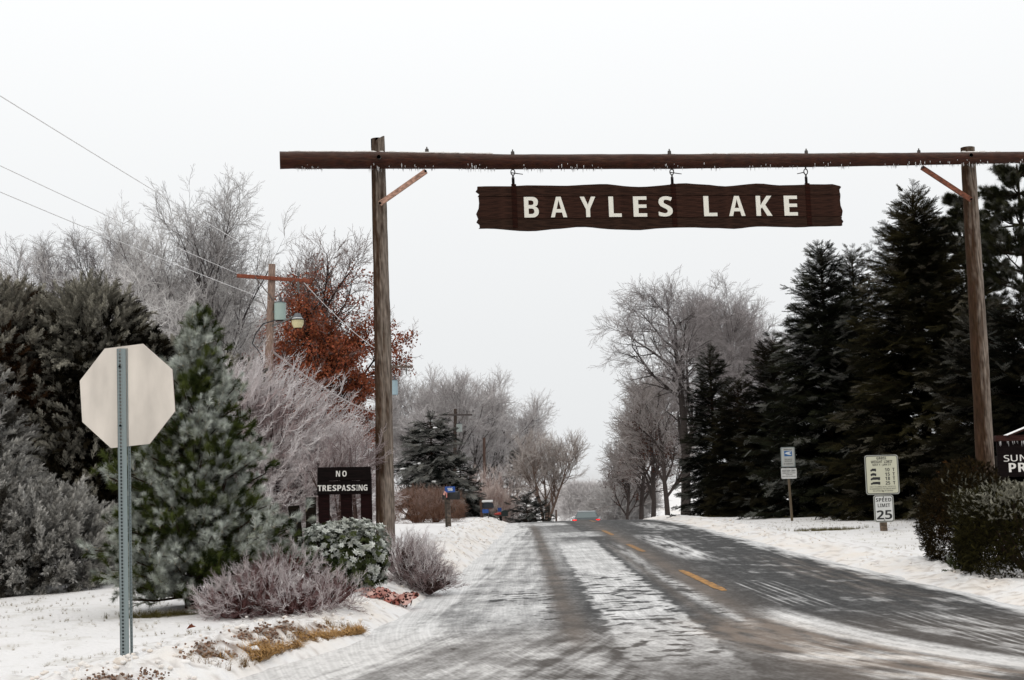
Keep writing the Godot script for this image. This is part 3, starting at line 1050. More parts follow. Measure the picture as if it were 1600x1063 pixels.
	for k in 3:
		var poly := PackedVector2Array()
		var n := 46
		for i in n + 1:
			var px := lerpf(-half, half, float(i) / n)
			var e := 0.0
			if k == 0:
				e = 0.030 * wide.get_noise_2d(px * 9.0, 1.0) + 0.012 * sin(px * 4.3) + (-0.04 if i == n else 0.0)
			poly.append(Vector2(px + (0.02 * sin(k * 2.0) if i == 0 else 0.0), ys[k][0] + e))
		for j in range(1, 4):
			poly.append(Vector2(half + 0.022 * sin(j * 1.9 + k * 2.0), lerpf(ys[k][0], ys[k][1], j / 4.0)))
		for i in n + 1:
			var px := lerpf(half, -half, float(i) / n)
			var e := 0.0
			if k == 2:
				e = 0.030 * wide.get_noise_2d(px * 9.0, 31.0) + 0.012 * sin(px * 3.7 + 1.0)
			poly.append(Vector2(px, ys[k][1] + e))
		for j in range(1, 4):
			poly.append(Vector2(-half + 0.035 * sin(j * 2.1 + k * 2.4), lerpf(ys[k][1], ys[k][0], j / 4.0)))
		var mb := Mb.new()
		mb.prism(poly, -0.035, 0.035, L([64, 67, 62][k], [44, 45, 43][k], [36, 36, 35][k]))
		part("plank", mb, M["sign_wood"], sign)
	var back := Mb.new()
	back.box(Vector3(0, 0, -0.05), Vector3(half * 1.96, high * 0.9, 0.02), L(30, 19, 15), 0.003)
	part("backing_board", back, M["sign_wood"], sign)
	var per := half * 2.0 / 566.5
	for c in [["B", 815, 837.5], ["A", 855, 880.5], ["Y", 900, 924.5], ["L", 944, 964], ["E", 982, 1003.5], ["S", 1021, 1043.5], ["L", 1092, 1113.5], ["A", 1131.5, 1158], ["K", 1175, 1201], ["E", 1220, 1242]]:
		words(sign, "letter", c[0], Vector3((c[1] + c[2]) * 0.5 * per - 1030.0 * per, -0.004 * high + 0.0, 0.040), 0.475 * high, (c[2] - c[1]) * per * 0.97, M["letter"], true, 0.018)
	for px in [801.0, 1046.0, 1260.0]:
		var sx: float = (px - 1030.0) * per
		var strap := Mb.new()
		strap.box(Vector3(sx, 0.02, 0.041), Vector3(0.085, high * 1.0, 0.008), L(50, 28, 20), 0.003)
		strap.box(Vector3(sx, high * 0.5 + 0.07, 0.0), Vector3(0.05, 0.16, 0.012), L(30, 26, 25), 0.003)
		strap.box(Vector3(sx, high * 0.5 + 0.02, 0.02), Vector3(0.08, 0.012, 0.05), L(50, 28, 20), 0.003)
		part("strap", strap, M["sign_wood"], sign)
		var h := high * 0.5 + 0.14
		var ring := Mb.new()
		var pts := PackedVector3Array()
		var rads := PackedFloat32Array()
		for k in 13:
			var t := TAU * k / 12.0
			pts.append(Vector3(sx + cos(t) * 0.035, h + 0.10 + sin(t) * 0.05, 0))
			rads.append(0.010)
		ring.path(pts, rads, 6, L(52, 48, 46))
		ring.rod(Vector3(sx, h - 0.02, 0), Vector3(sx, h + 0.06, 0), 0.016, 0.016, 6, L(40, 36, 34))
		ring.rod(Vector3(sx, h + 0.14, 0), Vector3(sx + 0.01, h + 0.25, 0), 0.016, 0.014, 6, L(52, 48, 46))
		ring.rod(Vector3(sx - 0.03, h + 0.09, 0.01), Vector3(sx + (0.17 if px < 1200.0 else -0.17), h + 0.06, 0.02), 0.010, 0.007, 5, L(40, 36, 34), true)
		part("shackle", ring, M["iron"], sign)

# ---------------------------------------------------------------- road signs
func build_signs() -> void:
	# the stop sign seen from behind
	var foot := on_land(Vector3(-2.882, 0.118, -10.000), 0.12)
	var s := thing("stop_sign", "bare metal back of an octagonal stop sign on a perforated steel post", "stop sign", foot)
	var top := Vector3(-2.907, 2.416, -10.000)
	var high := top.y - foot.y
	var post := Mb.new()
	var steel := L(118, 130, 132)
	var lean := Basis(Vector3.BACK, 0.012)
	# channel: a web with a row of holes between two rails, side walls and flanges
	for rail in [[-0.032, 0.012], [-0.006, 0.012]]:
		post.box(lean * Vector3(rail[0], high * 0.5, 0.02), Vector3(rail[1], high, 0.004), steel, 0.001, lean)
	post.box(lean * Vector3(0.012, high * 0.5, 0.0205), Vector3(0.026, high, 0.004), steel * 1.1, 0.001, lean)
	post.box(lean * Vector3(0.034, high * 0.5, 0.005), Vector3(0.004, high, 0.036), steel * 0.9, 0.001, lean)  # walls and flange toned darker than the web, shading put into the colour
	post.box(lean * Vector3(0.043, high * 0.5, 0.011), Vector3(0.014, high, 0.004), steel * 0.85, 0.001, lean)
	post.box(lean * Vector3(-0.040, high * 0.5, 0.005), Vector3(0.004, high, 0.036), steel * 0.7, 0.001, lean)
	post.box(lean * Vector3(-0.019, high * 0.5, -0.012), Vector3(0.04, high, 0.003), steel * 0.22, 0.001, lean)  # near-black strip paints the darkness inside the channel, behind the holes
	var y := 0.01
	while y < high:
		post.box(lean * Vector3(-0.019, y, 0.0195), Vector3(0.015, 0.012, 0.004), steel, 0.0005, lean)
		post.box(lean * Vector3(0.043, y, 0.0135), Vector3(0.006, 0.010, 0.002), steel * 0.35, 0.0005, lean)
		y += 0.0254
	part("post", post, M["steel"], s)
	var at := Vector3(-2.878, 2.061, -9.960) - foot
	var yaw := -0.20
	var face := Basis(Vector3.UP, yaw) * Basis(Vector3.BACK, 0.07)
	var oct := PackedVector2Array()
	for k in 8:
		var a := TAU * (k + 0.5) / 8.0
		oct.append(Vector2(cos(a), sin(a)) * 0.405)
	var plate := Mb.new()
	plate.prism(oct, -0.004, 0.004, L(224, 217, 208), Transform3D(face, at - Vector3(0, 0, 0.03)))
	part("plate", plate, M["plate"], s)
	var red := Mb.new()
	red.prism(oct, -0.0055, -0.0045, Color(0.35, 0.01, 0.015), Transform3D(face, at - Vector3(0, 0, 0.03)))
	part("red_face", red, M["plain"], s)
	for q in [0.22, -0.22]:
		var bolt := Mb.new()
		bolt.rod(lean * Vector3(-0.019, at.y + q, 0.015), lean * Vector3(-0.019, at.y + q, 0.034), 0.010, 0.009, 6, steel * 0.8, true)
		part("bolt", bolt, M["iron"], s)

	# weight limits above the speed limit, on one wooden post
	var ink := flat(Color(0.012, 0.012, 0.013), 0.6)
	var f2 := on_land(Vector3(7.316, 0.015, -27.000), 0.2)
	var w := thing("speed_limit_sign", "white speed limit 25 and truck weight limit plates on a wooden post", "road sign", f2)
	var pm := Mb.new()
	var ph := Vector3(7.327, 1.550, -27.000).y - f2.y
	pm.box(Vector3(-0.02, ph * 0.5, -0.08), Vector3(0.13, ph, 0.10), L(126, 108, 90), 0.012, Basis(Vector3.BACK, 0.02))
	part("post", pm, M["plank"], w)
	var big := Vector3(7.314, 1.206, -27.000) - f2
	var small := Vector3(7.314, 0.533, -27.000) - f2
	var px := 27.0 / 2100.0
	for pl in [[big, 52.0 * px, 61.0 * px, L(190, 190, 170), "weight_plate"], [small, 31.0 * px, 42.0 * px, L(202, 204, 202), "speed_plate"]]:
		var rim := Mb.new()
		rim.prism(round_rect(pl[1], pl[2], 0.05), -0.012, 0.0, L(168, 170, 164), Transform3D(Basis(), pl[0]))
		var pp := part(pl[4], rim, M["plate"], w)
		var line := Mb.new()
		line.prism(round_rect(pl[1] - 0.03, pl[2] - 0.03, 0.045), 0.0, 0.0015, Color(0.02, 0.02, 0.022), Transform3D(Basis(), pl[0]))
		part("border", line, M["plain"], pp)
		var field := Mb.new()
		field.prism(round_rect(pl[1] - 0.055, pl[2] - 0.055, 0.035), 0.001, 0.003, pl[3], Transform3D(Basis(), pl[0]))
		part("face", field, M["plain"], pp)
		for q in [0.42, -0.42]:
			var bolt := Mb.new()
			bolt.rod(pl[0] + Vector3(0, pl[2] * q, 0.002), pl[0] + Vector3(0, pl[2] * q, 0.01), 0.012, 0.01, 6, L(60, 60, 60), true)
			part("bolt", bolt, M["iron"], pp)
		var rows: Array
		if pl[4] == "weight_plate":
			rows = [["GROSS", 0, 25.5, 4.2, 15], ["WEIGHT", -7.5, 20.0, 4.2, 18], ["LIMIT", 10.5, 20.0, 4.2, 13], ["MAY 1 - JAN 31", 0, 15.0, 3.6, 28], ["10", 8.2, 7.5, 5.2, 7.4], ["T", 18, 7.5, 5.2, 3.6], ["15", 8.2, 0.5, 5.2, 7.4], ["T", 18, 0.5, 5.2, 3.6], ["18", 8.2, -6.0, 5.2, 7.4], ["T", 18, -6.0, 5.2, 3.6], ["25", 8.2, -13.0, 5.2, 7.4], ["T", 18, -13.0, 5.2, 3.6],
				["FEB 1 TO APRIL 30 ALL VEHICLES", 0, -18.6, 2.0, 40], ["IN ADDITION TO THE ABOVE MUST", 0, -21.8, 2.0, 41], ["BE APPROVED BY BOARD", 0, -25.0, 2.0, 31]]
		else:
			rows = [["SPEED", 0, 13.5, 5.6, 24], ["LIMIT", 0, 5.0, 5.4, 19], ["25", 0, -9.5, 14.0, 24]]
		for r in rows:
			words(pp, "text_line", r[0], pl[0] + Vector3(r[1] * px, r[2] * px, 0.0045), r[3] * px, r[4] * px, ink, r[3] > 3.0, 0.002)
		if pl[4] == "weight_plate":
			var shapes_ := [[[-4.5, -1.5], [-4.5, 0.3], [-2.5, 1.2], [-1.5, 2.2], [4.5, 2.2], [4.5, -1.8], [3.2, -2.6], [2.0, -1.6], [-2.0, -1.6], [-3.2, -2.6]], [[-4.5, -1.5], [-4.5, 0.5], [-2.0, 2.0], [0.5, 2.4], [4.5, 1.4], [4.5, -1.8], [3.2, -2.6], [2.0, -1.6], [-2.0, -1.6], [-3.2, -2.6]],
				[[-7.5, -1.6], [-7.0, 0.0], [-5.5, 1.4], [-4.0, 1.4], [-3.8, 2.4], [7.5, 2.4], [7.5, -1.8], [5.5, -2.6], [4.0, -1.6], [-4.5, -1.6], [-5.5, -2.6]], [[-7.5, -1.6], [-7.0, 0.6], [-4.6, 0.8], [-4.2, 2.2], [-2.8, 2.2], [-2.8, 1.2], [-2.0, 2.2], [7.5, 2.2], [7.5, -1.8], [5.5, -2.6], [4.0, -1.6], [-4.5, -1.6], [-5.5, -2.6]]]
			for k in 4:
				var poly := PackedVector2Array()
				for p in shapes_[k]:
					poly.append(Vector2(p[0], p[1]) * px)
				var truck := Mb.new()
				truck.prism(poly, 0.003, 0.005, Color(0.012, 0.012, 0.013), Transform3D(Basis(), pl[0] + Vector3((-13.5 if k < 2 else -11.0) * px, [7.5, 0.5, -6.0, -13.0][k] * px, 0)))
				part("truck_symbol", truck, M["plain"], pp)

	# notices of the lake on a thin steel post
	var f3 := on_land(Vector3(7.078, 0.007, -35.000), 0.2)
	var nsg := thing("notice_sign", "blue and white notice plates on a thin rusty post before the spruces", "notice sign", f3)
	var q3 := 35.0 / 2100.0
	var nm := Mb.new()
	var nh := Vector3(7.074, 1.935, -35.000).y - f3.y
	nm.box(Vector3(0.0, nh * 0.5, -0.05), Vector3(0.06, nh, 0.035), L(92, 80, 62), 0.004, Basis(Vector3.BACK, 0.03))
	part("post", nm, M["steel"], nsg)
	var up3 := Vector3(7.070, 1.678, -35.000) - f3
	var lo3 := Vector3(7.074, 1.257, -35.000) - f3
	var nb := Mb.new()
	nb.prism(round_rect(22 * q3, 31 * q3, 0.03), -0.012, 0.0, L(150, 160, 160), Transform3D(Basis(), up3))
	nb.prism(round_rect(19 * q3, 28 * q3, 0.03), 0.0, 0.002, L(198, 202, 200), Transform3D(Basis(), up3))
	var n1 := part("upper_plate", nb, M["plate"], nsg)
	var panel := Mb.new()
	panel.prism(round_rect(12 * q3, 8.5 * q3, 0.01), 0.002, 0.004, Color(0.02, 0.12, 0.34), Transform3D(Basis(), up3 + Vector3(0.3 * q3, 5.5 * q3, 0)))
	part("blue_panel", panel, M["plain"], n1)
	var eye := Mb.new()
	eye.prism(PackedVector2Array([Vector2(-5.6, 0.2) * q3, Vector2(-2, 2.3) * q3, Vector2(2, 3.0) * q3, Vector2(5.2, 3.0) * q3, Vector2(3.4, 0.5) * q3, Vector2(5.0, -2.2) * q3, Vector2(1.0, -2.2) * q3]), 0.004, 0.006, L(210, 216, 220), Transform3D(Basis(), up3 + Vector3(0.3 * q3, 5.5 * q3, 0)))
	eye.prism(round_rect(2.2 * q3, 2.2 * q3, 1.05 * q3), 0.006, 0.008, Color(0.02, 0.12, 0.34), Transform3D(Basis(), up3 + Vector3(3.6 * q3, 6.2 * q3, 0)))
	part("emblem", eye, M["plain"], n1)
	for r in [["WARNING", 11.8, 1.8, 13], ["THIS AREA IS", -3.4, 1.5, 12], ["PATROLLED", -6.2, 1.5, 11], ["BY RESIDENTS", -10.5, 1.6, 14]]:
		words(n1, "text_line", r[0], up3 + Vector3(0, r[1] * q3, 0.004), r[2] * q3, r[3] * q3, ink, true, 0.002)
	var nl := Mb.new()
	nl.prism(round_rect(24 * q3, 16.5 * q3, 0.03), -0.012, 0.0, L(226, 228, 228), Transform3D(Basis(), lo3))
	var n2 := part("lower_plate", nl, M["plate"], nsg)
	for r in [["FISH SIZE LIMIT", 4.0, 2.2, 21], ["LARGE MOUTH BASS", 0.6, 1.4, 20], ["15 INCHES", -2.0, 1.4, 10], ["WALLEYE 15 INCHES", -4.8, 1.4, 21]]:
		words(n2, "text_line", r[0], lo3 + Vector3(0, r[1] * q3, 0.002), r[2] * q3, r[3] * q3, ink, true, 0.002)

	# no trespassing
	var dark := L(26, 18, 16)
	var f4 := on_land(Vector3(-2.539, 0.615, -19.800), 0.1)
	var nt := thing("no_trespassing_sign", "dark board lettered NO TRESPASSING on three short posts beside the left log post", "sign", f4)
	var q4 := 19.8 / 2100.0
	var c4 := Vector3(-2.521, 1.391, -19.800) - f4
	var turn4 := Basis(Vector3.BACK, -0.016)
	for k in 2:
		var bd := Mb.new()
		bd.box(c4 + turn4 * Vector3(0, (10.8 - 21.4 * k) * q4, 0), Vector3(83 * q4, 21.0 * q4, 0.045), dark, 0.006, turn4)
		part("plank", bd, M["sign_wood"], nt)
	for pxx in [505.0, 540.0, 571.0]:
		var leg := Mb.new()
		var lp: Vector3 = c4 + Vector3((pxx - 537.5) * q4, 0, -0.05)
		leg.box(Vector3(lp.x, (c4.y + 0.05) * 0.5, lp.z), Vector3(0.165, c4.y + 0.15, 0.05), L(34, 20, 17), 0.006)
		part("leg", leg, M["sign_wood"], nt)
	var silver := flat(L(206, 204, 200), 0.5)
	var nn := ["N", "O"]
	words(nt, "letter", "N", c4 + turn4 * Vector3(-9.0 * q4, 11.0 * q4, 0.03), 9.0 * q4, 6.2 * q4, silver, true, 0.012, -0.016)
	words(nt, "letter", "O", c4 + turn4 * Vector3(1.0 * q4, 11.0 * q4, 0.03), 9.0 * q4, 6.6 * q4, silver, true, 0.012, -0.016)
	var text4 := "TRESPASSING"
	var xs4 := [-37.5, -30.0, -22.5, -14.5, -7.0, 0.0, 7.5, 15.0, 20.5, 26.0, 33.5]
	for k in 11:
		words(nt, "letter", text4[k], c4 + turn4 * Vector3(xs4[k] * q4, -11.0 * q4, 0.03), 9.0 * q4, (1.6 if text4[k] == "I" else 6.2) * q4, silver, true, 0.012, -0.016)
	rng.seed = 77
	for k in 2:
		var pk := on_land([Vector3(-3.287, 0.478, -20.200), Vector3(-3.032, 0.486, -19.900)][k], 0.1)
		var picket := thing("picket", ["dark slanting picket left of the taller one by the evergreen shrub", "taller dark upright picket left of the no trespassing board"][k], "post", pk, "dark pickets by the no trespassing sign")
		var pb := Mb.new()
		var hh: float = [Vector3(-3.280, 1.046, -20.200), Vector3(-3.023, 1.166, -19.900)][k].y - pk.y
		pb.box(Vector3(0, hh * 0.5, 0), Vector3(0.17 if k == 0 else 0.15, hh, 0.04), L(30, 22, 20), 0.01, Basis(Vector3.BACK, 0.10 if k == 0 else -0.01))
		part("board", pb, M["sign_wood"], picket)

	# the board at the right edge
	var f5 := on_land(Vector3(8.437, 0.670, -22.000), 0.1)
	var rs := thing("neighbourhood_sign", "dark board with white SUNRISE lettering under a small gabled rail at the right edge", "sign", f5)
	var q5 := 22.0 / 2100.0
	var c5 := Vector3(8.510, 1.434, -22.000) - f5
	var b5 := Mb.new()
	b5.box(c5, Vector3(126 * q5, 56 * q5, 0.05), L(22, 20, 21), 0.008)
	part("board", b5, M["sign_wood"], rs)
	var r5 := Mb.new()
	r5.box(c5 + Vector3(0, 32 * q5, 0.03), Vector3(132 * q5, 9 * q5, 0.14), L(64, 40, 38), 0.01)
	part("top_rail", r5, M["sign_wood"], rs)
	for k in [-1.0, 1.0]:
		var gable := Mb.new()
		gable.box(c5 + Vector3(k * 26 * q5, 43 * q5, 0.02), Vector3(52 * q5, 3 * q5, 0.16), L(60, 40, 38), 0.005, Basis(Vector3.BACK, -k * 0.36))
		part("gable_board", gable, M["sign_wood"], rs)
		var sn := Mb.new()
		sn.box(c5 + Vector3(k * 26 * q5, 45 * q5, 0.02), Vector3(50 * q5, 1.6 * q5, 0.15), Color(0.8, 0.8, 0.8), 0.006, Basis(Vector3.BACK, -k * 0.36))
		part("snow", sn, M["lump"], rs)
		var lg := Mb.new()
		lg.box(Vector3(c5.x + k * 58 * q5, c5.y * 0.5, -0.06), Vector3(0.1, c5.y + 0.1, 0.1), L(46, 34, 30), 0.01)
		part("post", lg, M["sign_wood"], rs)
	words(rs, "text_line", "SUNRISE", c5 + Vector3((1606 - 1622) * q5, (716 - 715) * q5, 0.028), 10.0 * q5, 76 * q5, silver, false, 0.01)
	words(rs, "text_line", "PRIVATE", c5 + Vector3((1621 - 1622) * q5, (716 - 729.5) * q5, 0.028), 14.0 * q5, 92 * q5, silver, true, 0.01)
	rng.seed = 415
	var drip := Mb.new()
	for k in 40:
		var q := c5 + Vector3(rr(-62, 62) * q5, 28 * q5, rr(0.03, 0.09))
		drip.rod(q, q - Vector3(0, rr(0.03, 0.1), 0), 0.006, 0.001, 4, Color(0.55, 0.55, 0.55))
	part("icicle", drip, M["ice"], rs).set_meta("kind", "stuff")

# ---------------------------------------------------------------- poles, wires, mailboxes, car
func utility_pole(label: String, foot: Vector3, top: Vector3, arm: Array, radius: float, box: Array, wood: Color, arm_wood: Color) -> Node3D:
	var base := Vector3(foot.x, land(foot.x, -foot.z) - 0.1, foot.z)
	var u := thing("utility_pole", label, "utility pole", base, "utility poles along the left of the road")
	var t := top - base
	part_mesh("pole", log_mesh(PackedVector3Array([Vector3.ZERO, t]), PackedFloat32Array([radius * 1.25, radius]), wood, wood * 1.25, Vector3(1, 0, 0.3), 0.6, M["post"], int(radius * 1000)), u)
	if arm:
		var a: Vector3 = arm[0] - base
		var b: Vector3 = arm[1] - base
		var x := (b - a).normalized()
		var mb := Mb.new()
		var bs := Basis(x, Vector3.UP.slide(x).normalized(), x.cross(Vector3.UP.slide(x).normalized()))
		mb.box((a + b) * 0.5 + bs.z * (radius + 0.03), Vector3(a.distance_to(b), 0.12, 0.10), arm_wood, 0.008, bs)
		part("crossarm", mb, M["plank"], u)
		var mid := Vector3(t.x, (a.y + b.y) * 0.5, t.z)
		for k in [0.24, 0.78]:
			var br := Mb.new()
			var p := a.lerp(b, k) + bs.z * (radius + 0.09)
			br.rod(p, mid + Vector3(0, -0.72, 0) + bs.z * (radius + 0.02), 0.018, 0.018, 6, L(92, 84, 80))
			part("brace", br, M["iron"], u)
		for k in [0.84]:
			var ins := Mb.new()
			var p := a.lerp(b, k) + bs.z * (radius + 0.03)
			ins.path(PackedVector3Array([p + Vector3(0, 0.05, 0), p + Vector3(0, 0.12, 0), p + Vector3(0, 0.16, 0), p + Vector3(0, 0.25, 0), p + Vector3(0, 0.29, 0)]), PackedFloat32Array([0.02, 0.03, 0.055, 0.05, 0.02]), 8, L(88, 84, 82), true)
			ins.path(PackedVector3Array([p + Vector3(0, -0.05, 0.08), p + Vector3(0, -0.2, 0.08), p + Vector3(0, -0.42, 0.05)]), PackedFloat32Array([0.03, 0.045, 0.02]), 8, L(92, 90, 88), true)
			part("insulator", ins, M["iron"], u)
	if box:
		var c: Vector3 = box[0] - base
		var can := Mb.new()
		can.path(PackedVector3Array([c - Vector3(0, box[2] * 0.5, 0), c - Vector3(0, box[2] * 0.47, 0), c + Vector3(0, box[2] * 0.46, 0), c + Vector3(0, box[2] * 0.5, 0)]), PackedFloat32Array([box[1] * 0.9, box[1], box[1], box[1] * 0.92]), 20, box[3], true)
		var tr := part("transformer", can, M["plain"], u)
		var lid := Mb.new()
		lid.path(PackedVector3Array([c + Vector3(0, box[2] * 0.5, 0), c + Vector3(0, box[2] * 0.56, 0)]), PackedFloat32Array([box[1] * 1.05, box[1] * 0.8]), 20, L(96, 102, 104), true)
		lid.path(PackedVector3Array([c + Vector3(0.02, box[2] * 0.55, 0), c + Vector3(0.02, box[2] * 0.7, 0), c + Vector3(0.02, box[2] * 0.85, 0)]), PackedFloat32Array([0.035, 0.05, 0.02]), 8, L(84, 84, 90), true)
		part("lid", lid, M["plain"], tr)
		var strap := Mb.new()
		strap.box((c + Vector3(t.x, c.y, t.z)) * 0.5, Vector3(absf(c.x - t.x), 0.06, 0.06), L(80, 84, 84), 0.005)
		part("bracket", strap, M["iron"], u)
	return u

func wire(label: String, a: Vector3, b: Vector3, sag: float, r: float, col: Color, group := "") -> void:
	var base := a
	var w := thing("power_line", label, "power line", base, group)
	var pts := PackedVector3Array()
	var rads := PackedFloat32Array()
	for k in 25:
		var f := k / 24.0
		pts.append(a.lerp(b, f) - Vector3(0, 4.0 * sag * f * (1.0 - f), 0) - base)
		rads.append(r)
	var mb := Mb.new()
	mb.path(pts, rads, 5, col, true)
	part("cable", mb, M["plain"], w)

func build_lines() -> void:
	var p1 := utility_pole("weathered utility pole with rust red crossarm and grey transformer above the iced shrub", Vector3(-8.230, 0.477, -44.000), Vector3(-7.871, 8.608, -44.000), [Vector3(-8.979, 8.174, -43.600), Vector3(-6.710, 8.044, -44.400)], 0.115, [Vector3(-7.607, 7.008, -43.900), 0.19, 0.58, L(150, 168, 162)], L(186, 160, 146), L(158, 84, 58))
	var base := p1.position
	var lamp := Mb.new()
	var lp := Vector3(-7.001, 6.564, -43.700) - base
	lamp.path(PackedVector3Array([lp + Vector3(0, 0.12, 0), lp + Vector3(0, -0.02, 0), lp + Vector3(0, -0.14, 0)]), PackedFloat32Array([0.20, 0.19, 0.13]), 14, L(196, 186, 146), true)
	var lm := part("lamp", lamp, M["plain"], p1)
	var cap := Mb.new()
	cap.path(PackedVector3Array([lp + Vector3(0, 0.13, 0), lp + Vector3(0, 0.18, 0), lp + Vector3(0, 0.34, 0)]), PackedFloat32Array([0.24, 0.15, 0.09]), 14, L(110, 114, 118), true)
	cap.path(PackedVector3Array([lp + Vector3(0, 0.16, 0), lp + Vector3(0, 0.20, 0), lp + Vector3(0, 0.23, 0)]), PackedFloat32Array([0.20, 0.14, 0.03]), 10, Color(0.8, 0.8, 0.8), true)
	cap.rod(lp + Vector3(-0.02, 0.28, 0), Vector3(-7.990, 6.494, -43.950) - base, 0.03, 0.03, 6, L(100, 100, 100))
	part("lamp_hood", cap, M["plain"], lm)
	var loop := Mb.new()
	var lpts := PackedVector3Array()
	var lr := PackedFloat32Array()
	for q in [Vector3(-7.708, 6.723, -43.800), Vector3(-8.151, 6.609, -43.800), Vector3(-8.406, 6.279, -43.800), Vector3(-8.514, 5.965, -43.800), Vector3(-8.348, 5.771, -43.800), Vector3(-8.203, 5.556, -43.800), Vector3(-8.166, 5.155, -43.800)]:
		lpts.append(q - base)
		lr.append(0.022)
	loop.path(lpts, lr, 6, L(36, 36, 40))
	part("cable_loop", loop, M["plain"], p1)
	var p2 := utility_pole("utility pole half hidden behind the left log post, with pale blue transformer", Vector3(-6.942, -0.792, -72.000), Vector3(-6.605, 7.699, -72.000), [Vector3(-7.608, 7.452, -72.000), Vector3(-5.354, 7.403, -72.000)], 0.10, [Vector3(-6.374, 6.299, -71.800), 0.19, 0.78, L(150, 172, 182)], L(170, 140, 120), L(130, 112, 102))
	utility_pole("distant grey utility pole with long bare crossarm before the frosted trees", Vector3(-3.934, -1.274, -84.000), Vector3(-3.663, 5.703, -84.000), [Vector3(-4.652, 5.351, -84.000), Vector3(-2.614, 5.292, -84.000)], 0.10, [Vector3(-3.445, 4.490, -83.800), 0.18, 0.50, L(150, 158, 156)], L(104, 92, 86), L(100, 92, 90))
	utility_pole("thin distant pole without crossarm rising from the pinkish shrubs", Vector3(-2.369, -1.780, -98.000), Vector3(-2.231, 4.267, -98.000), [], 0.10, [], L(112, 92, 84), L(100, 90, 84))
	utility_pole("short far pole just right of the forked bare tree", Vector3(2.819, -2.654, -120.000), Vector3(2.839, -1.135, -120.000), [], 0.11, [], L(100, 88, 80), L(100, 90, 84))
	utility_pole("shortest far pole, thin and dark, left of the distant car", Vector3(4.015, -3.347, -140.000), Vector3(4.053, -2.167, -140.000), [], 0.09, [], L(110, 92, 84), L(100, 90, 84))
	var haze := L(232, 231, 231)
	var ends := [[Vector3(-7.055, 8.222, -44.300), Vector3(-6.161, 6.303, -16.000), "upper"], [Vector3(-8.936, 8.273, -43.700), Vector3(-7.691, 6.418, -20.000), "middle"], [Vector3(-7.969, 7.393, -44.000), Vector3(-7.687, 6.012, -20.000), "lowest"]]
	for e in ends:
		var a: Vector3 = e[0]
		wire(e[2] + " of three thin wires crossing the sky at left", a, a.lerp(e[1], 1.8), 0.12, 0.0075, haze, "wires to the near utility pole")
	wire("iced thick cable slanting down from the near utility pole past the rusty oak", Vector3(-7.905, 5.725, -43.900), Vector3(-6.823, 4.810, -71.900), 0.35, 0.035, L(150, 138, 136))
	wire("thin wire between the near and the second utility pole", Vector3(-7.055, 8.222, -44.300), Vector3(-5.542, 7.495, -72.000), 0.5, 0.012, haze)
	wire("faint wire crossing the road above the distant car", Vector3(1.288, -0.051, -118.000), Vector3(9.914, -0.910, -118.000), 0.1, 0.022, L(140, 138, 138))

func mailbox(label: String, foot: Vector3, at: Vector3, long: float, high: float, wide_: float, body: Color, turn: float, legs: Array, group: String) -> Node3D:
	var base := on_land(foot, 0.1)
	var mbx := thing("mailbox", label, "mailbox", base, group)
	for l in legs:
		var q := Mb.new()
		var t: Vector3 = l[0] - base
		q.box(Vector3(t.x, t.y * 0.5, t.z), Vector3(l[1], t.y, l[1]), l[2], 0.006, Basis(Vector3.BACK, 0.02))
		part("post", q, M["plank"], mbx)
	var poly := PackedVector2Array([Vector2(-wide_ / 2, -high / 2), Vector2(wide_ / 2, -high / 2)])
	for k in 9:
		var a := PI * k / 8.0
		poly.append(Vector2(cos(a) * wide_ / 2, high * 0.1 + sin(a) * high * 0.4))
	var sh := Mb.new()
	var tf := Transform3D(Basis(Vector3.UP, turn), at - base)
	sh.prism(poly, -long / 2, long / 2, body, tf)
	part("box", sh, M["plain"], mbx)
	var door := Mb.new()
	var small := PackedVector2Array()
	for p in poly:
		small.append(p * 1.04)
	door.prism(small, long / 2, long / 2 + 0.012, body * 0.8, tf)
	part("door", door, M["plain"], mbx)
	return mbx

func plaque(parent: Node3D, at: Vector3, w: float, h: float, text: String, turn := 0.0) -> void:
	var pb := Mb.new()
	pb.prism(round_rect(w, h, 0.015), -0.006, 0.0, Color(0.012, 0.065, 0.27), Transform3D(Basis(), at))
	var p := part("number_plaque", pb, M["plain"], parent)
	if text:
		words(p, "number", text, at + Vector3(0, 0, 0.002), h * 0.55, w * 0.5, M["letter"], true, 0.003)

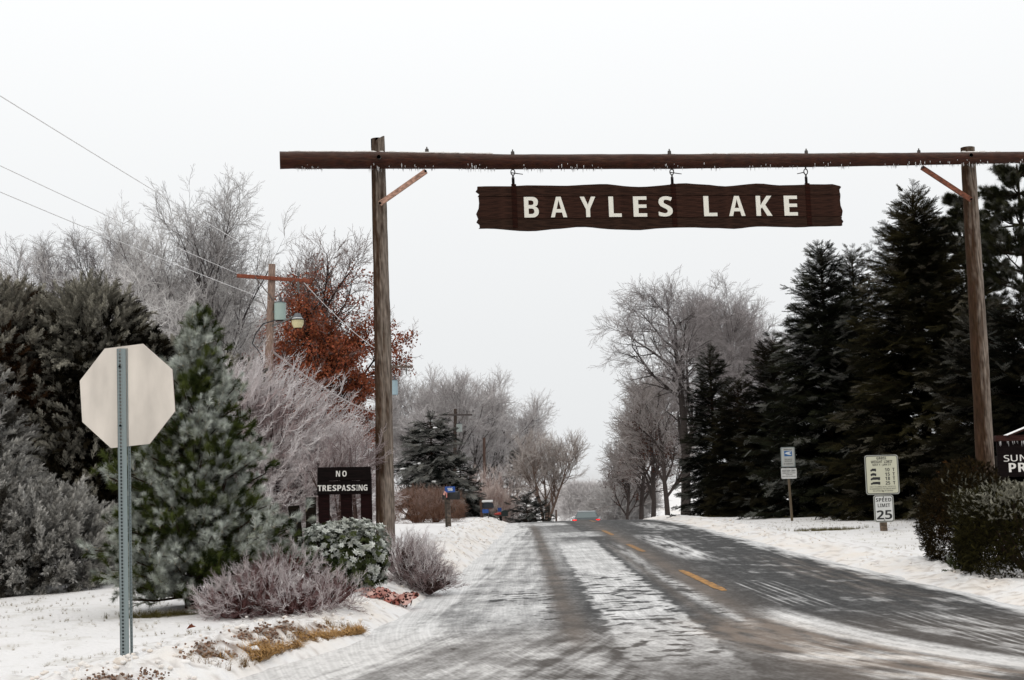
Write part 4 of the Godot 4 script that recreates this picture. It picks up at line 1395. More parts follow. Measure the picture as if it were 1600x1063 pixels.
func build_mailboxes() -> void:
	var g := "mailboxes along the left verge"
	var q := 32.0 / 2100.0
	var m1 := mailbox("black mailbox with blue number plaque 106 on two thin posts", Vector3(-1.639, 0.208, -32.000), Vector3(-1.552, 0.979, -32.000), 24 * q, 12.5 * q, 0.19, L(22, 22, 24), PI * 0.5 - 0.25, [[Vector3(-1.674, 1.051, -31.900), 0.05, L(74, 64, 54)], [Vector3(-1.622, 1.016, -32.200), 0.09, L(124, 110, 98)]], g)
	plaque(m1, Vector3(-1.564, 1.124, -31.850) - m1.position, 16 * q, 9 * q, "106")
	var fl := Mb.new()
	fl.box(Vector3(-1.691, 1.038, -31.800) - m1.position, Vector3(0.05, 0.09, 0.012), L(190, 140, 128), 0.004, Basis(Vector3.BACK, -0.4))
	fl.box(Vector3(-1.643, 0.992, -31.800) - m1.position, Vector3(0.025, 0.12, 0.012), L(190, 120, 112), 0.004)
	part("flag", fl, M["plain"], m1)
	q = 44.0 / 2100.0
	var m2 := mailbox("mailbox with snow on its roof and a blue plaque hung below", Vector3(-1.105, -0.037, -44.000), Vector3(-0.946, 0.484, -44.000), 0.30, 9 * q, 15 * q, L(32, 37, 46), 0.2, [[Vector3(-1.154, 0.662, -44.200), 0.10, L(96, 72, 60)], [Vector3(-0.928, 0.370, -44.000), 0.03, L(120, 110, 104)]], g)
	var sn := Mb.new()
	sn.box(Vector3(-0.953, 0.608, -44.000) - m2.position, Vector3(17 * q, 3.2 * q, 0.34), Color(0.62, 0.63, 0.64), 0.03)
	part("snow", sn, M["lump"], m2)
	var lo := Mb.new()
	lo.box(Vector3(-0.948, 0.385, -44.000) - m2.position, Vector3(13 * q, 1.4 * q, 0.3), L(104, 56, 44), 0.008)
	part("shelf", lo, M["plank"], m2)
	plaque(m2, Vector3(-1.020, 0.294, -43.850) - m2.position, 9.5 * q, 6 * q, "")
	q = 48.0 / 2100.0
	var m3 := mailbox("dark green mailbox with red newspaper tube and blue plaque", Vector3(-0.595, -0.206, -48.000), Vector3(-0.507, 0.106, -48.000), 0.42, 9 * q, 10 * q, L(28, 40, 42), 0.35, [[Vector3(-0.587, 0.148, -48.200), 0.10, L(40, 46, 46)]], g)
	var tube := Mb.new()
	tube.box(Vector3(-0.687, 0.080, -47.900) - m3.position, Vector3(11 * q, 3.6 * q, 0.4), L(176, 52, 42), 0.02, Basis(Vector3.BACK, 0.2))
	part("newspaper_tube", tube, M["plain"], m3)
	plaque(m3, Vector3(-0.614, 0.238, -47.800) - m3.position, 6 * q, 5.5 * q, "")

func build_car() -> void:
	var base := Vector3(4.284, -1.510, -84.000)
	base = Vector3(base.x, fall(84.0), base.z)
	var car := thing("car", "distant dark teal car with glowing tail lights dipping over the crest", "car", base)
	car.rotation.y = -0.07
	var teal := L(66, 76, 78)
	var side := PackedVector2Array([Vector2(0.0, 0.35), Vector2(0.05, 0.72), Vector2(0.12, 0.93), Vector2(0.75, 0.98), Vector2(1.35, 1.38), Vector2(2.4, 1.42), Vector2(3.15, 0.98), Vector2(4.2, 0.86), Vector2(4.4, 0.6), Vector2(4.4, 0.3), Vector2(0.1, 0.25)])
	var lower := PackedVector2Array([Vector2(0.0, 0.35), Vector2(0.05, 0.74), Vector2(0.12, 0.95), Vector2(0.75, 1.0), Vector2(3.15, 1.0), Vector2(4.2, 0.88), Vector2(4.4, 0.62), Vector2(4.4, 0.3), Vector2(0.1, 0.25)])
	var lengthwise := Transform3D(Basis(Vector3(0, 0, -1), Vector3.UP, Vector3(1, 0, 0)), Vector3.ZERO)
	var body := Mb.new()
	body.prism(lower, -0.89, 0.89, L(40, 48, 50), lengthwise)
	part("body", body, M["gloss"], car)
	var cab := Mb.new()
	var lo4 := [Vector3(-0.76, 0.99, -0.66), Vector3(0.76, 0.99, -0.66), Vector3(0.76, 0.99, -3.2), Vector3(-0.76, 0.99, -3.2)]
	var hi4 := [Vector3(-0.56, 1.39, -1.25), Vector3(0.56, 1.39, -1.25), Vector3(0.56, 1.42, -2.4), Vector3(-0.56, 1.42, -2.4)]
	var inside := Vector3(0, 1.15, -1.9)
	cab.face(hi4, inside, teal)
	for k in 4:
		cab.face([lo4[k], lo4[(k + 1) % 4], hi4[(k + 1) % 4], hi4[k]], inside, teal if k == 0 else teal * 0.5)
	part("cabin", cab, M["gloss"], car)
	var glass := Mb.new()
	var gl := Vector3(0, 0.41, -0.6).normalized()
	glass.face([Vector3(-0.66, 1.03, -0.70), Vector3(0.66, 1.03, -0.70), Vector3(0.52, 1.35, -1.18), Vector3(-0.52, 1.35, -1.18)], inside, L(84, 98, 100))
	part("rear_window", glass, M["gloss"], car)
	var shine := StandardMaterial3D.new()
	shine.albedo_color = Color(0.7, 0.03, 0.04)
	shine.emission_enabled = true
	shine.emission = Color(1.0, 0.06, 0.08)
	shine.emission_energy_multiplier = 0.35
	for k in [-1.0, 1.0]:
		var tl := Mb.new()
		tl.box(Vector3(k * 0.72, 0.885, 0.02), Vector3(0.26, 0.14, 0.16), Color.WHITE, 0.02)
		part("tail_light", tl, shine, car)
		var glow := OmniLight3D.new()
		glow.name = "tail_light_lamp"
		glow.light_color = Color(1.0, 0.1, 0.1)
		glow.light_energy = 0.12
		glow.light_size = 0.1
		glow.omni_range = 20.0
		glow.omni_attenuation = 2.0
		glow.shadow_enabled = true
		glow.position = Vector3(k * 0.72, 0.885, 0.16)
		car.add_child(glow, true)
		for zz in [-0.8, -3.45]:
			var wh := Mb.new()
			wh.rod(Vector3(k * 0.70, 0.32, zz), Vector3(k * 0.91, 0.32, zz), 0.32, 0.32, 18, Color(0.02, 0.02, 0.02), true)
			wh.rod(Vector3(k * 0.90, 0.32, zz), Vector3(k * 0.92, 0.32, zz), 0.19, 0.17, 14, Color(0.3, 0.3, 0.3), true)
			part("wheel", wh, M["plain"], car)
	var bm := Mb.new()
	bm.box(Vector3(0, 0.5, 0.04), Vector3(1.78, 0.24, 0.16), L(34, 40, 42), 0.04)
	part("bumper", bm, M["gloss"], car)
	var pl := Mb.new()
	pl.box(Vector3(0, 0.74, -0.01), Vector3(0.32, 0.15, 0.10), L(190, 190, 186), 0.01)
	part("number_plate", pl, M["plain"], car)

# ---------------------------------------------------------------- planting
func build_plants() -> void:
	# --- left, near: the frosted juniper, the cedars behind it, the small pine
	var jb := on_land(Vector3(-7.036, 0.233, -18.000), 0.03)
	shrub("juniper", "grey frosted feathery juniper sprawling at the left edge of the lawn", "shrub", jb, [[Vector3(-0.5, 1.15, 0), Vector3(0.85, 1.85, 1.0), 2300], [Vector3(0.65, 0.45, 0.15), Vector3(0.95, 0.75, 0.8), 1300], [Vector3(-0.9, 0.7, 0.2), Vector3(0.9, 1.2, 0.9), 700], [Vector3(0.15, 0.85, 0.3), Vector3(0.6, 0.8, 0.65), 700]], "plume", 101,
		{"size": 0.34, "low": L(66, 62, 55), "high": L(118, 114, 106), "frost": L(228, 226, 221), "iced": 0.9, "top": 0.2, "inner": 0.7, "out": 1.0, "lift": 0.3, "patch": 0.5})
	var cedars := [[-8, 452, 25.0, 1.25, 1, "brown tinged cedar behind the frosted juniper at the far left"], [62, 462, 26.5, 1.2, 0, "dark cedar between the brown tinged cedar and the stop sign"], [140, 452, 25.5, 1.35, 0, "bushy rimed cedar with its top just left above the stop sign"], [205, 530, 26.0, 1.2, 0, "lower dark cedar directly behind the stop sign plate"], [268, 548, 27.0, 1.25, 0, "dark cedar in the gap between stop sign and snowy pine"], [345, 575, 28.0, 1.3, 0, "dark cedar half hidden right behind the snowy pine"]]
	var tips := [Vector3(-9.687, 5.311, -25.000), Vector3(-9.372, 5.135, -26.500), Vector3(-8.063, 5.262, -25.500), Vector3(-7.408, 4.383, -26.000), Vector3(-6.878, 4.150, -27.000), Vector3(-6.103, 3.886, -28.000)]
	for k in 6:
		var c: Array = cedars[k]
		var b := on_land(tips[k], 0.03)
		var h: float = tips[k].y - b.y
		shrub("cedar", c[5], "tree", b, [[Vector3(0, h * 0.42, 0), Vector3(c[3], h * 0.44, c[3]), 2600], [Vector3(0.1, h * 0.74, 0.2), Vector3(c[3] * 0.75, h * 0.25, c[3] * 0.75), 1700], [Vector3(-0.2, h * 0.25, 0.4), Vector3(c[3] * 0.95, h * 0.25, c[3] * 0.8), 900]], "plume", 110 + k,
			{"size": 0.30, "low": L(24, 22, 17) if c[4] == 0 else L(38, 27, 18), "high": L(50, 44, 31) if c[4] == 0 else L(84, 60, 40), "frost": L(200, 196, 182), "iced": 0.14, "top": 0.8, "inner": 0.5, "out": 0.8, "lift": 0.15, "loose": 0.5, "patch": 0.35, "stems": 16}, "dark cedars behind the lawn")
	build_pine()
	# --- left bed by the gate
	var wb := on_land(Vector3(-4.291, 0.320, -24.000), 0.03)
	shrub("iced_crabapple", "broad weeping shrub of purplish twigs sheathed in ice behind the snowy pine", "shrub", wb, [[Vector3(-0.25, 1.5, 0), Vector3(1.7, 1.75, 1.2), 1700], [Vector3(-0.75, 2.0, -0.1), Vector3(0.85, 1.15, 0.9), 500], [Vector3(0.75, 0.95, 0.2), Vector3(1.1, 1.05, 0.9), 900], [Vector3(0.1, 0.9, 0.5), Vector3(1.1, 0.9, 0.7), 420]], "twig_iced", 120,
		{"size": 0.42, "low": L(136, 114, 112), "high": L(192, 176, 176), "frost": L(248, 245, 246), "iced": 0.85, "top": 0.2, "inner": 0.35, "out": 0.55, "lift": -0.02, "loose": 0.4, "lean": Vector3(0.8, 0.05, 0), "stems": 34, "bark": L(84, 70, 68)})
	var sp := on_land(Vector3(-2.453, 0.873, -22.300), 0.03)
	shrub("iced_sapling", "few long iced shoots reaching right in front of the rusty oak", "shrub", sp, [[Vector3(-0.25, 1.55, 0), Vector3(0.42, 0.22, 0.3), 70], [Vector3(-0.6, 1.1, 0), Vector3(0.5, 0.55, 0.4), 120]], "twig_iced", 121, {"size": 0.34, "low": L(120, 104, 104), "high": L(150, 136, 136), "frost": L(188, 178, 178), "iced": 0.6, "lean": Vector3(0.8, 0.1, 0), "stems": 8, "inner": 0.2, "bark": L(90, 74, 70)})
	var bb := on_land(Vector3(-2.478, 0.205, -13.200), 0.02)
	shrub("barberry", "low thorny purple shrub with frosted stems right of the snowy pine", "shrub", bb, [[Vector3(-0.05, 0.22, 0), Vector3(0.46, 0.28, 0.36), 620], [Vector3(0.36, 0.12, 0.1), Vector3(0.36, 0.17, 0.3), 340], [Vector3(-0.32, 0.14, 0.12), Vector3(0.3, 0.19, 0.28), 280], [Vector3(0.62, 0.16, -0.25), Vector3(0.32, 0.2, 0.3), 300], [Vector3(0.15, 0.36, -0.4), Vector3(0.4, 0.26, 0.3), 280]], "twig_iced", 130,
		{"size": 0.14, "low": L(98, 66, 64), "high": L(140, 112, 112), "frost": L(232, 226, 227), "iced": 0.7, "top": 0.3, "inner": 0.3, "lift": 0.2, "loose": 1.7, "stems": 40, "bark": L(96, 66, 62)})
	var eb := on_land(Vector3(-1.936, 0.226, -15.200), 0.02)
	shrub("evergreen_shrub", "rounded broad leaved evergreen shrub powdered with snow under the no trespassing board", "shrub", eb, [[Vector3(0, 0.38, 0), Vector3(0.46, 0.44, 0.42), 1100], [Vector3(-0.22, 0.45, 0.1), Vector3(0.30, 0.32, 0.32), 360], [Vector3(0.20, 0.50, 0.05), Vector3(0.30, 0.32, 0.32), 360]], "whorl", 140,
		{"size": 0.072, "low": L(44, 54, 32), "high": L(92, 100, 64), "frost": L(236, 240, 234), "iced": 0.62, "top": 0.45, "inner": 0.6, "patch": 1.2, "out": 0.8, "lift": 0.5, "stems": 14})
	var fb := on_land(Vector3(-1.285, 0.234, -16.500), 0.02)
	shrub("frosted_shrub", "purplish grey rounded shrub of fine frosted twigs at the foot of the left post", "shrub", fb, [[Vector3(-0.10, 0.24, 0), Vector3(0.34, 0.36, 0.35), 420], [Vector3(0.14, 0.18, 0.1), Vector3(0.28, 0.26, 0.3), 260], [Vector3(0.28, 0.06, 0.15), Vector3(0.24, 0.12, 0.24), 120]], "twig_iced", 150,
		{"size": 0.19, "low": L(120, 100, 98), "high": L(160, 142, 142), "frost": L(232, 227, 228), "iced": 0.7, "top": 0.15, "inner": 0.35, "out": 1.0, "lift": 0.3, "loose": 0.9, "stems": 44, "bark": L(98, 78, 74)})
	build_sedum()
	# --- right clipped hedges
	var h1 := on_land(Vector3(5.883, -0.001, -17.600), 0.02)
	shrub("clipped_hedge", "dark rounded clipped hedge behind the squarer one at the right post", "hedge", h1, [[Vector3(0.0, 0.52, -0.1), Vector3(0.58, 0.64, 0.7), 9000], [Vector3(0.12, 1.0, -0.3), Vector3(0.34, 0.34, 0.4), 2000]], "plume", 160,
		{"power": 2.6, "size": 0.062, "low": L(30, 26, 18), "high": L(74, 62, 36), "frost": L(164, 164, 150), "iced": -0.12, "top": 0.28, "inner": 0.78, "out": 0.6, "lift": 0.4, "loose": 1.0, "patch": 1.2, "stems": 20})
	var h2 := on_land(Vector3(5.816, 0.045, -15.600), 0.02)
	shrub("clipped_hedge", "square clipped hedge with rime on its flat top at the right edge", "hedge", h2, [[Vector3(0.12, 0.44, 0), Vector3(0.80, 0.56, 0.7), 14000]], "plume", 161,
		{"power": 5.0, "size": 0.062, "low": L(30, 28, 18), "high": L(80, 76, 42), "frost": L(214, 212, 196), "iced": -0.5, "top": 1.15, "inner": 0.82, "out": 0.6, "lift": 0.4, "loose": 1.0, "patch": 1.2, "stems": 24})
	var sg := on_land(Vector3(5.220, 0.152, -16.200), 0.02)
	shrub("hedge_sprig", "small green sprig at the foot of the clipped hedges", "plant", sg, [[Vector3(0, 0.06, 0), Vector3(0.10, 0.10, 0.08), 60]], "plume", 162, {"size": 0.10, "low": L(70, 80, 48), "high": L(100, 108, 70), "iced": 0.1, "stems": 4})
	var bs := on_land(Vector3(7.382, 0.582, -22.600), 0.02)
	shrub("brown_shrub", "small rusty brown shrub left of the right log post", "shrub", bs, [[Vector3(0.1, 0.45, 0), Vector3(0.4, 0.75, 0.4), 420]], "plume", 163, {"size": 0.2, "low": L(66, 46, 26), "high": L(104, 72, 40), "frost": L(150, 140, 120), "iced": 0.0, "top": 0.15, "stems": 10})
	# --- left verge, middle distance
	var rh := on_land(Vector3(-2.417, 0.213, -36.500), 0.02)
	shrub("round_hedge", "low rounded hedge of bare brown twigs beyond the left post", "hedge", rh, [[Vector3(-0.35, 0.36, 0), Vector3(0.8, 0.52, 0.6), 1700], [Vector3(0.3, 0.36, 0), Vector3(0.66, 0.48, 0.6), 1500]], "twig_thin", 170,
		{"power": 2.4, "size": 0.2, "low": L(104, 74, 58), "high": L(140, 108, 92), "frost": L(170, 150, 142), "iced": 0.2, "top": 0.3, "inner": 0.7, "out": 0.4, "lift": 0.2, "loose": 1.0, "stems": 14, "bark": L(96, 66, 52)})
	spruce("snowy_spruce", "drooping dark spruce loaded with frost behind the round brown hedge", Vector3(-2.809, 3.699, -45.000), 1.45, 180, {"shape": 0.42, "droop": -0.45, "rise": 0.2, "green": L(36, 42, 40), "other": L(52, 56, 54), "frost": L(226, 230, 230), "iced": 0.8, "boughs": 12, "spray": 0.5, "lumps": 0.06})
	spruce("snowy_spruce", "smaller frosted spruce leaning against the right flank of the larger snowy one", Vector3(-1.945, 2.167, -47.000), 0.95, 181, {"shape": 0.5, "droop": -0.45, "rise": 0.2, "green": L(36, 42, 40), "other": L(52, 56, 54), "frost": L(220, 224, 224), "iced": 0.75, "spray": 0.55})
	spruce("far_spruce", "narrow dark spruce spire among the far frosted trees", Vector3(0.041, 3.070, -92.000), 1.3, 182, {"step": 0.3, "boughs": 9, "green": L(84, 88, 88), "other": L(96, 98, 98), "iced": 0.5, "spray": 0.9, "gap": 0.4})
	spruce("far_spruce", "low dark evergreen by the roadside just before the crest at left", Vector3(0.437, 0.460, -62.000), 0.9, 183, {"shape": 0.4, "step": 0.24, "boughs": 10, "green": L(40, 46, 46), "other": L(56, 60, 60), "iced": 0.3, "spray": 0.7, "gap": 0.32})
	spruce("far_spruce", "second low evergreen beside the forked bare tree", Vector3(0.895, 0.140, -66.000), 0.7, 184, {"shape": 0.4, "step": 0.24, "boughs": 9, "green": L(48, 54, 54), "other": L(60, 64, 64), "iced": 0.4, "spray": 0.7, "gap": 0.32})
	var fr := {"size": 0.5, "low": L(140, 130, 127), "high": L(170, 160, 158), "frost": L(212, 206, 205), "iced": 0.6, "inner": 0.3, "out": 0.6, "lift": 0.5, "loose": 0.5, "stems": 30, "bark": L(92, 82, 78)}
	var thickets := [[Vector3(-1.961, -0.897, -74.000), 1.5, 3.1, "pinkish frosted thicket behind the mailbox with the snowy roof"], [Vector3(-0.668, -1.060, -78.000), 1.7, 3.6, "dense grey frosted thicket right of the mailboxes"], [Vector3(-2.404, -0.506, -62.000), 1.0, 1.7, "small frosted thicket at the right foot of the snowy spruces"], [Vector3(-1.152, -0.605, -64.000), 1.0, 1.4, "low rosy thicket directly behind the green mailbox"]]
	for k in 4:
		var t: Array = thickets[k]
		var tb := on_land(t[0], 0.03)
		var rosy: Dictionary = fr.duplicate()
		if k % 2 == 0 or k == 3:
			rosy.merge({"low": L(148, 126, 118), "high": L(180, 158, 152), "frost": L(216, 204, 198)}, true)
		shrub("frosted_thicket", t[3], "shrub", tb, [[Vector3(0, t[2] * 0.5, 0), Vector3(t[1], t[2] * 0.5, t[1]), 420], [Vector3(-t[1] * 0.3, t[2] * 0.32, 0.3), Vector3(t[1] * 0.9, t[2] * 0.36, t[1] * 0.8), 260]], "twig_iced", 190 + k, rosy)
	# --- bare trees at left
	var g1 := "bare trees behind the cedars at left"
	bare_tree("bare_tree", "tallest bare tree at left, its forked crown leaning right above the utility wires", Vector3(-10.252, 12.445, -48.000) - Vector3(0.75, 0, 0), 201, {"forks": 2, "splay": 0.16, "lean": Vector3(0.06, 0, 0), "frost": L(190, 187, 186), "dim": L(108, 103, 102), "more": 0.36, "up": [0.07, 0.16, 0.12, 0.08], "angle": [0.62, 0.6, 0.6], "bare": 0.2, "bark": L(74, 68, 68)}, g1)
	bare_tree("bare_tree", "slim bare tree with dark limbs above the rimed cedar", Vector3(-16.925, 12.260, -54.000), 202, {"up": [0.06, 0.2, 0.12, 0.06], "angle": [0.5, 0.6, 0.6], "frost": L(176, 172, 172), "dim": L(100, 95, 96), "more": 0.3, "bark": L(66, 60, 62)}, g1)
	bare_tree("bare_tree", "bare tree right of the far left one, tall and thin crowned", Vector3(-19.121, 12.242, -56.000), 203, {"up": [0.06, 0.2, 0.12, 0.06], "angle": [0.5, 0.6, 0.6], "frost": L(176, 172, 172), "dim": L(100, 95, 96), "more": 0.3, "bark": L(66, 60, 62)}, g1)
	bare_tree("bare_tree", "bare tree at the far left edge above the brown tinged cedar", Vector3(-20.366, 11.541, -54.000), 204, {"frost": L(208, 204, 202), "dim": L(140, 134, 132), "more": 0.34}, g1)
	bare_tree("bare_tree", "bushy frosted tree left of the tallest, leaning left above the stop sign", Vector3(-14.386, 12.388, -52.000), 205, {"lean": Vector3(-0.10, 0, 0), "forks": 2, "splay": 0.2, "frost": L(222, 220, 219), "dim": L(150, 146, 145), "more": 0.34}, g1)
	bare_tree("bare_tree", "low dense frosted tree filling the space left of the utility pole", Vector3(-17.577, 16.033, -86.000), 206, {"forks": 3, "splay": 0.3, "frost": L(238, 236, 235), "dim": L(172, 168, 167), "more": 0.42, "bare": 0.1, "twig": "coarse"}, g1)
	bare_tree("bare_tree", "pale frosted tree behind the snowy pine top", Vector3(-11.239, 9.024, -47.000), 207, {"forks": 3, "splay": 0.35, "frost": L(238, 236, 235), "dim": L(172, 168, 167), "more": 0.42, "bare": 0.1}, g1)
	bare_tree("bare_tree", "frosted tree behind the dark cedar and stop sign plate", Vector3(-14.799, 9.595, -50.000), 208, {"forks": 2, "splay": 0.35, "frost": L(222, 220, 219), "dim": L(150, 146, 145), "more": 0.34}, g1)
	bare_tree("bare_tree", "faint bare tree in the gap between the two far left ones", Vector3(-22.240, 12.285, -62.000), 209, {"frost": L(206, 202, 202), "dim": L(164, 158, 158), "more": 0.3}, g1)
	bare_tree("oak_tree", "oak holding rusty brown leaves in its lower crown behind the left post", Vector3(-11.914, 15.378, -75.000), 210, {"trunk": 0.022, "bark": L(66, 54, 50), "frost": L(138, 122, 118), "dim": L(92, 78, 74), "more": 0.22, "size": 0.95, "leaves": 10500, "leaf_top": 0.86, "bare": 0.06, "up": [0.06, 0.12, 0.06, 0.04], "angle": [0.72, 0.7, 0.75], "ratio": [0.5, 0.48, 0.46], "leaf": L(160, 96, 70), "leaf_size": 1.3, "twig": "coarse", "kids": [3.0, 1.8, 1.3], "leaf_loose": 0.55})
	# --- far left group, down the road
	var g2 := "frosted trees far down the left side of the road"
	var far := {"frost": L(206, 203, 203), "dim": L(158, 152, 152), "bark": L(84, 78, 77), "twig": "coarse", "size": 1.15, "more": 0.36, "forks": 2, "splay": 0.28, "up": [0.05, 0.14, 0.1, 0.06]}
	var spots := [[Vector3(-8.181, 9.317, -106.000), 221, "frosted tree rising directly right of the second utility pole"], [Vector3(-6.546, 9.980, -106.000), 222, "frosted tree behind the snowy spruce, one of the tallest"], [Vector3(-4.788, 9.976, -112.000), 223, "broad frosted tree behind the distant pole with a long crossarm"], [Vector3(-3.147, 9.675, -116.000), 224, "frosted tree with limbs reaching right above the thin distant pole"], [Vector3(-1.424, 7.845, -120.000), 225, "sloping end of the frosted tree line above the far spruce"], [Vector3(-8.638, 6.503, -98.000), 226, "lower frosted tree half hidden by the left post"]]
	for s in spots:
		var o: Dictionary = far.duplicate()
		o["lean"] = Vector3(0.10, 0, 0)
		bare_tree("frosted_tree", s[2], s[0], s[1], o, g2)
	bare_tree("bare_tree", "forked bare tree with pale trunks alone at the left of the crest", Vector3(1.457, 3.620, -70.000), 230, {"forks": 3, "splay": 0.42, "bark": L(146, 126, 116), "frost": L(200, 192, 188), "dim": L(140, 130, 124), "size": 0.8, "trunk": 0.03, "more": 0.14, "bare": 0.35, "lean": Vector3(0.12, 0, 0), "up": [0.05, 0.16, 0.1, 0.05], "angle": [0.7, 0.7, 0.7], "twig": "coarse"})
	var g3 := "faint trees beyond the crest"
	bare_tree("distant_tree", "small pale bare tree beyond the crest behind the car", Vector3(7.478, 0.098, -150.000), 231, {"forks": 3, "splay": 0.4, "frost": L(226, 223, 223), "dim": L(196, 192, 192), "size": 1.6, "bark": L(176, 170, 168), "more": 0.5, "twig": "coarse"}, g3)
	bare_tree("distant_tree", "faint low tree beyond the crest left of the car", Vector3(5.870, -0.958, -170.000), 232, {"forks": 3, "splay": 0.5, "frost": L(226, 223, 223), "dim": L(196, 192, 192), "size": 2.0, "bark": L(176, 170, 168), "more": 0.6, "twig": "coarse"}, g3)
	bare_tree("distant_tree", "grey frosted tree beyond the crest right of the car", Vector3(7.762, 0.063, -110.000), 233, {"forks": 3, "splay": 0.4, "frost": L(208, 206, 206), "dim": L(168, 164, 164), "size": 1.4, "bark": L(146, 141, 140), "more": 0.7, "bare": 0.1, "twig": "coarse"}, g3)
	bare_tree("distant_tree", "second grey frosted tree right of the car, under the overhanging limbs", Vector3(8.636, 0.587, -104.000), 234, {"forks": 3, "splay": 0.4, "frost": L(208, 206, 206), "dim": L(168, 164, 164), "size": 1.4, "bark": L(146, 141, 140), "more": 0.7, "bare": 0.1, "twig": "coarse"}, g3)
	# --- right bare trees
	bare_tree("bare_tree", "tall spreading bare tree with drooping limbs at the right of the crest", Vector3(7.216, 9.856, -58.000), 241, {"forks": 1, "trunk": 0.024, "bark": L(80, 74, 72), "frost": L(176, 170, 170), "dim": L(108, 102, 102), "size": 0.85, "more": 0.42, "bare": 0.22, "wander": 0.18, "up": [0.07, 0.06, -0.02, -0.04], "ratio": [0.46, 0.5, 0.46], "angle": [0.8, 0.75, 0.75], "kids": [2.6, 1.7, 1.3], "bias": Vector3(-0.05, 0, 0)})
	bare_tree("bare_tree", "tall bare tree with left leaning limbs rising behind the spruces", Vector3(10.729, 10.652, -64.000), 242, {"forks": 2, "splay": 0.2, "lean": Vector3(-0.08, 0, 0), "bark": L(80, 74, 72), "frost": L(172, 166, 166), "dim": L(116, 110, 110), "size": 0.9, "more": 0.6, "bare": 0.25, "up": [0.06, 0.14, 0.06, 0.03], "angle": [0.6, 0.65, 0.7]})
	bare_tree("bare_tree", "bare tree top showing between the leaning one and the large spruce", Vector3(12.876, 9.673, -66.000), 243, {"frost": L(172, 166, 166), "dim": L(116, 110, 110), "size": 0.9, "more": 0.5, "up": [0.06, 0.14, 0.06, 0.03]})
	var g4 := "slim trees with brown leaf remnants at the right roadside"
	var rs := [[Vector3(7.888, 7.479, -86.000), 251, "leftmost slim tree with brown remnants at the right roadside"], [Vector3(8.021, 6.957, -80.000), 252, "slim brown speckled tree between its two neighbours at the right roadside"], [Vector3(8.227, 7.295, -74.000), 253, "slim brown speckled tree nearest the tall spreading one"], [Vector3(7.757, 4.650, -96.000), 254, "small tree with brown remnants, farthest down the right roadside"]]
	for s in rs:
		bare_tree("brown_tree", s[2], s[0], s[1], {"bark": L(86, 79, 77), "twig": "coarse", "frost": L(182, 176, 174), "dim": L(116, 107, 104), "size": 1.05, "more": 0.26, "trunk": 0.022, "leaves": 260, "leaf": L(96, 66, 56), "leaf_top": 0.8, "bare": 0.22, "angle": [0.65, 0.7, 0.7], "up": [0.06, 0.07, 0.03, 0.0], "ratio": [0.44, 0.48, 0.45]}, g4)
	# --- right spruces
	var g5 := "dark spruces along the right of the road"
	spruce("spruce", "largest dark spruce, standing behind the speed limit sign", Vector3(10.228, 8.490, -33.500), 2.75, 261, {"shape": 0.72, "iced": 0.13, "boughs": 18, "green": L(27, 28, 17), "other": L(74, 70, 46), "frost": L(176, 172, 158)})
	spruce("spruce", "tall bluish spruce behind the notice plates, frosted on its upper boughs", Vector3(9.009, 8.008, -38.500), 2.35, 262, {"shape": 0.72, "iced": 0.28, "boughs": 16, "green": L(25, 29, 23), "other": L(62, 66, 50), "frost": L(186, 190, 188)})
	spruce("spruce", "narrow spruce top between the bluish spruce and the largest one", Vector3(10.424, 8.166, -40.500), 1.9, 263, {"iced": 0.2, "green": L(26, 29, 20), "other": L(66, 62, 42)})
	spruce("spruce", "pointed young spruce nearest the crest on the right", Vector3(6.771, 5.760, -46.000), 1.30, 264, {"iced": 0.24, "green": L(24, 28, 22), "other": L(56, 58, 46), "shape": 0.7})
	spruce("spruce", "brownish spruce right of the pointed young one", Vector3(7.354, 4.488, -44.000), 1.25, 265, {"iced": 0.14, "green": L(28, 29, 20), "other": L(64, 60, 42), "shape": 0.6})
	spruce("spruce", "dark spruce filling the row left of the notice plates", Vector3(8.339, 5.747, -43.000), 1.6, 266, {"iced": 0.18, "green": L(25, 28, 20), "other": L(60, 56, 40), "shape": 0.6})
	spruce("spruce", "dark spruce behind the right log post, rimed on its near side", Vector3(10.201, 4.891, -29.000), 1.5, 267, {"iced": 0.34, "green": L(25, 27, 19), "other": L(60, 55, 40), "shape": 0.55, "frost": L(160, 160, 154)})
	spruce("spruce", "dark spruce at the right edge behind the lettered board", Vector3(10.582, 4.882, -27.500), 1.7, 268, {"iced": 0.08, "green": L(22, 25, 18), "other": L(48, 46, 33), "shape": 0.55})
	build_open_pines()

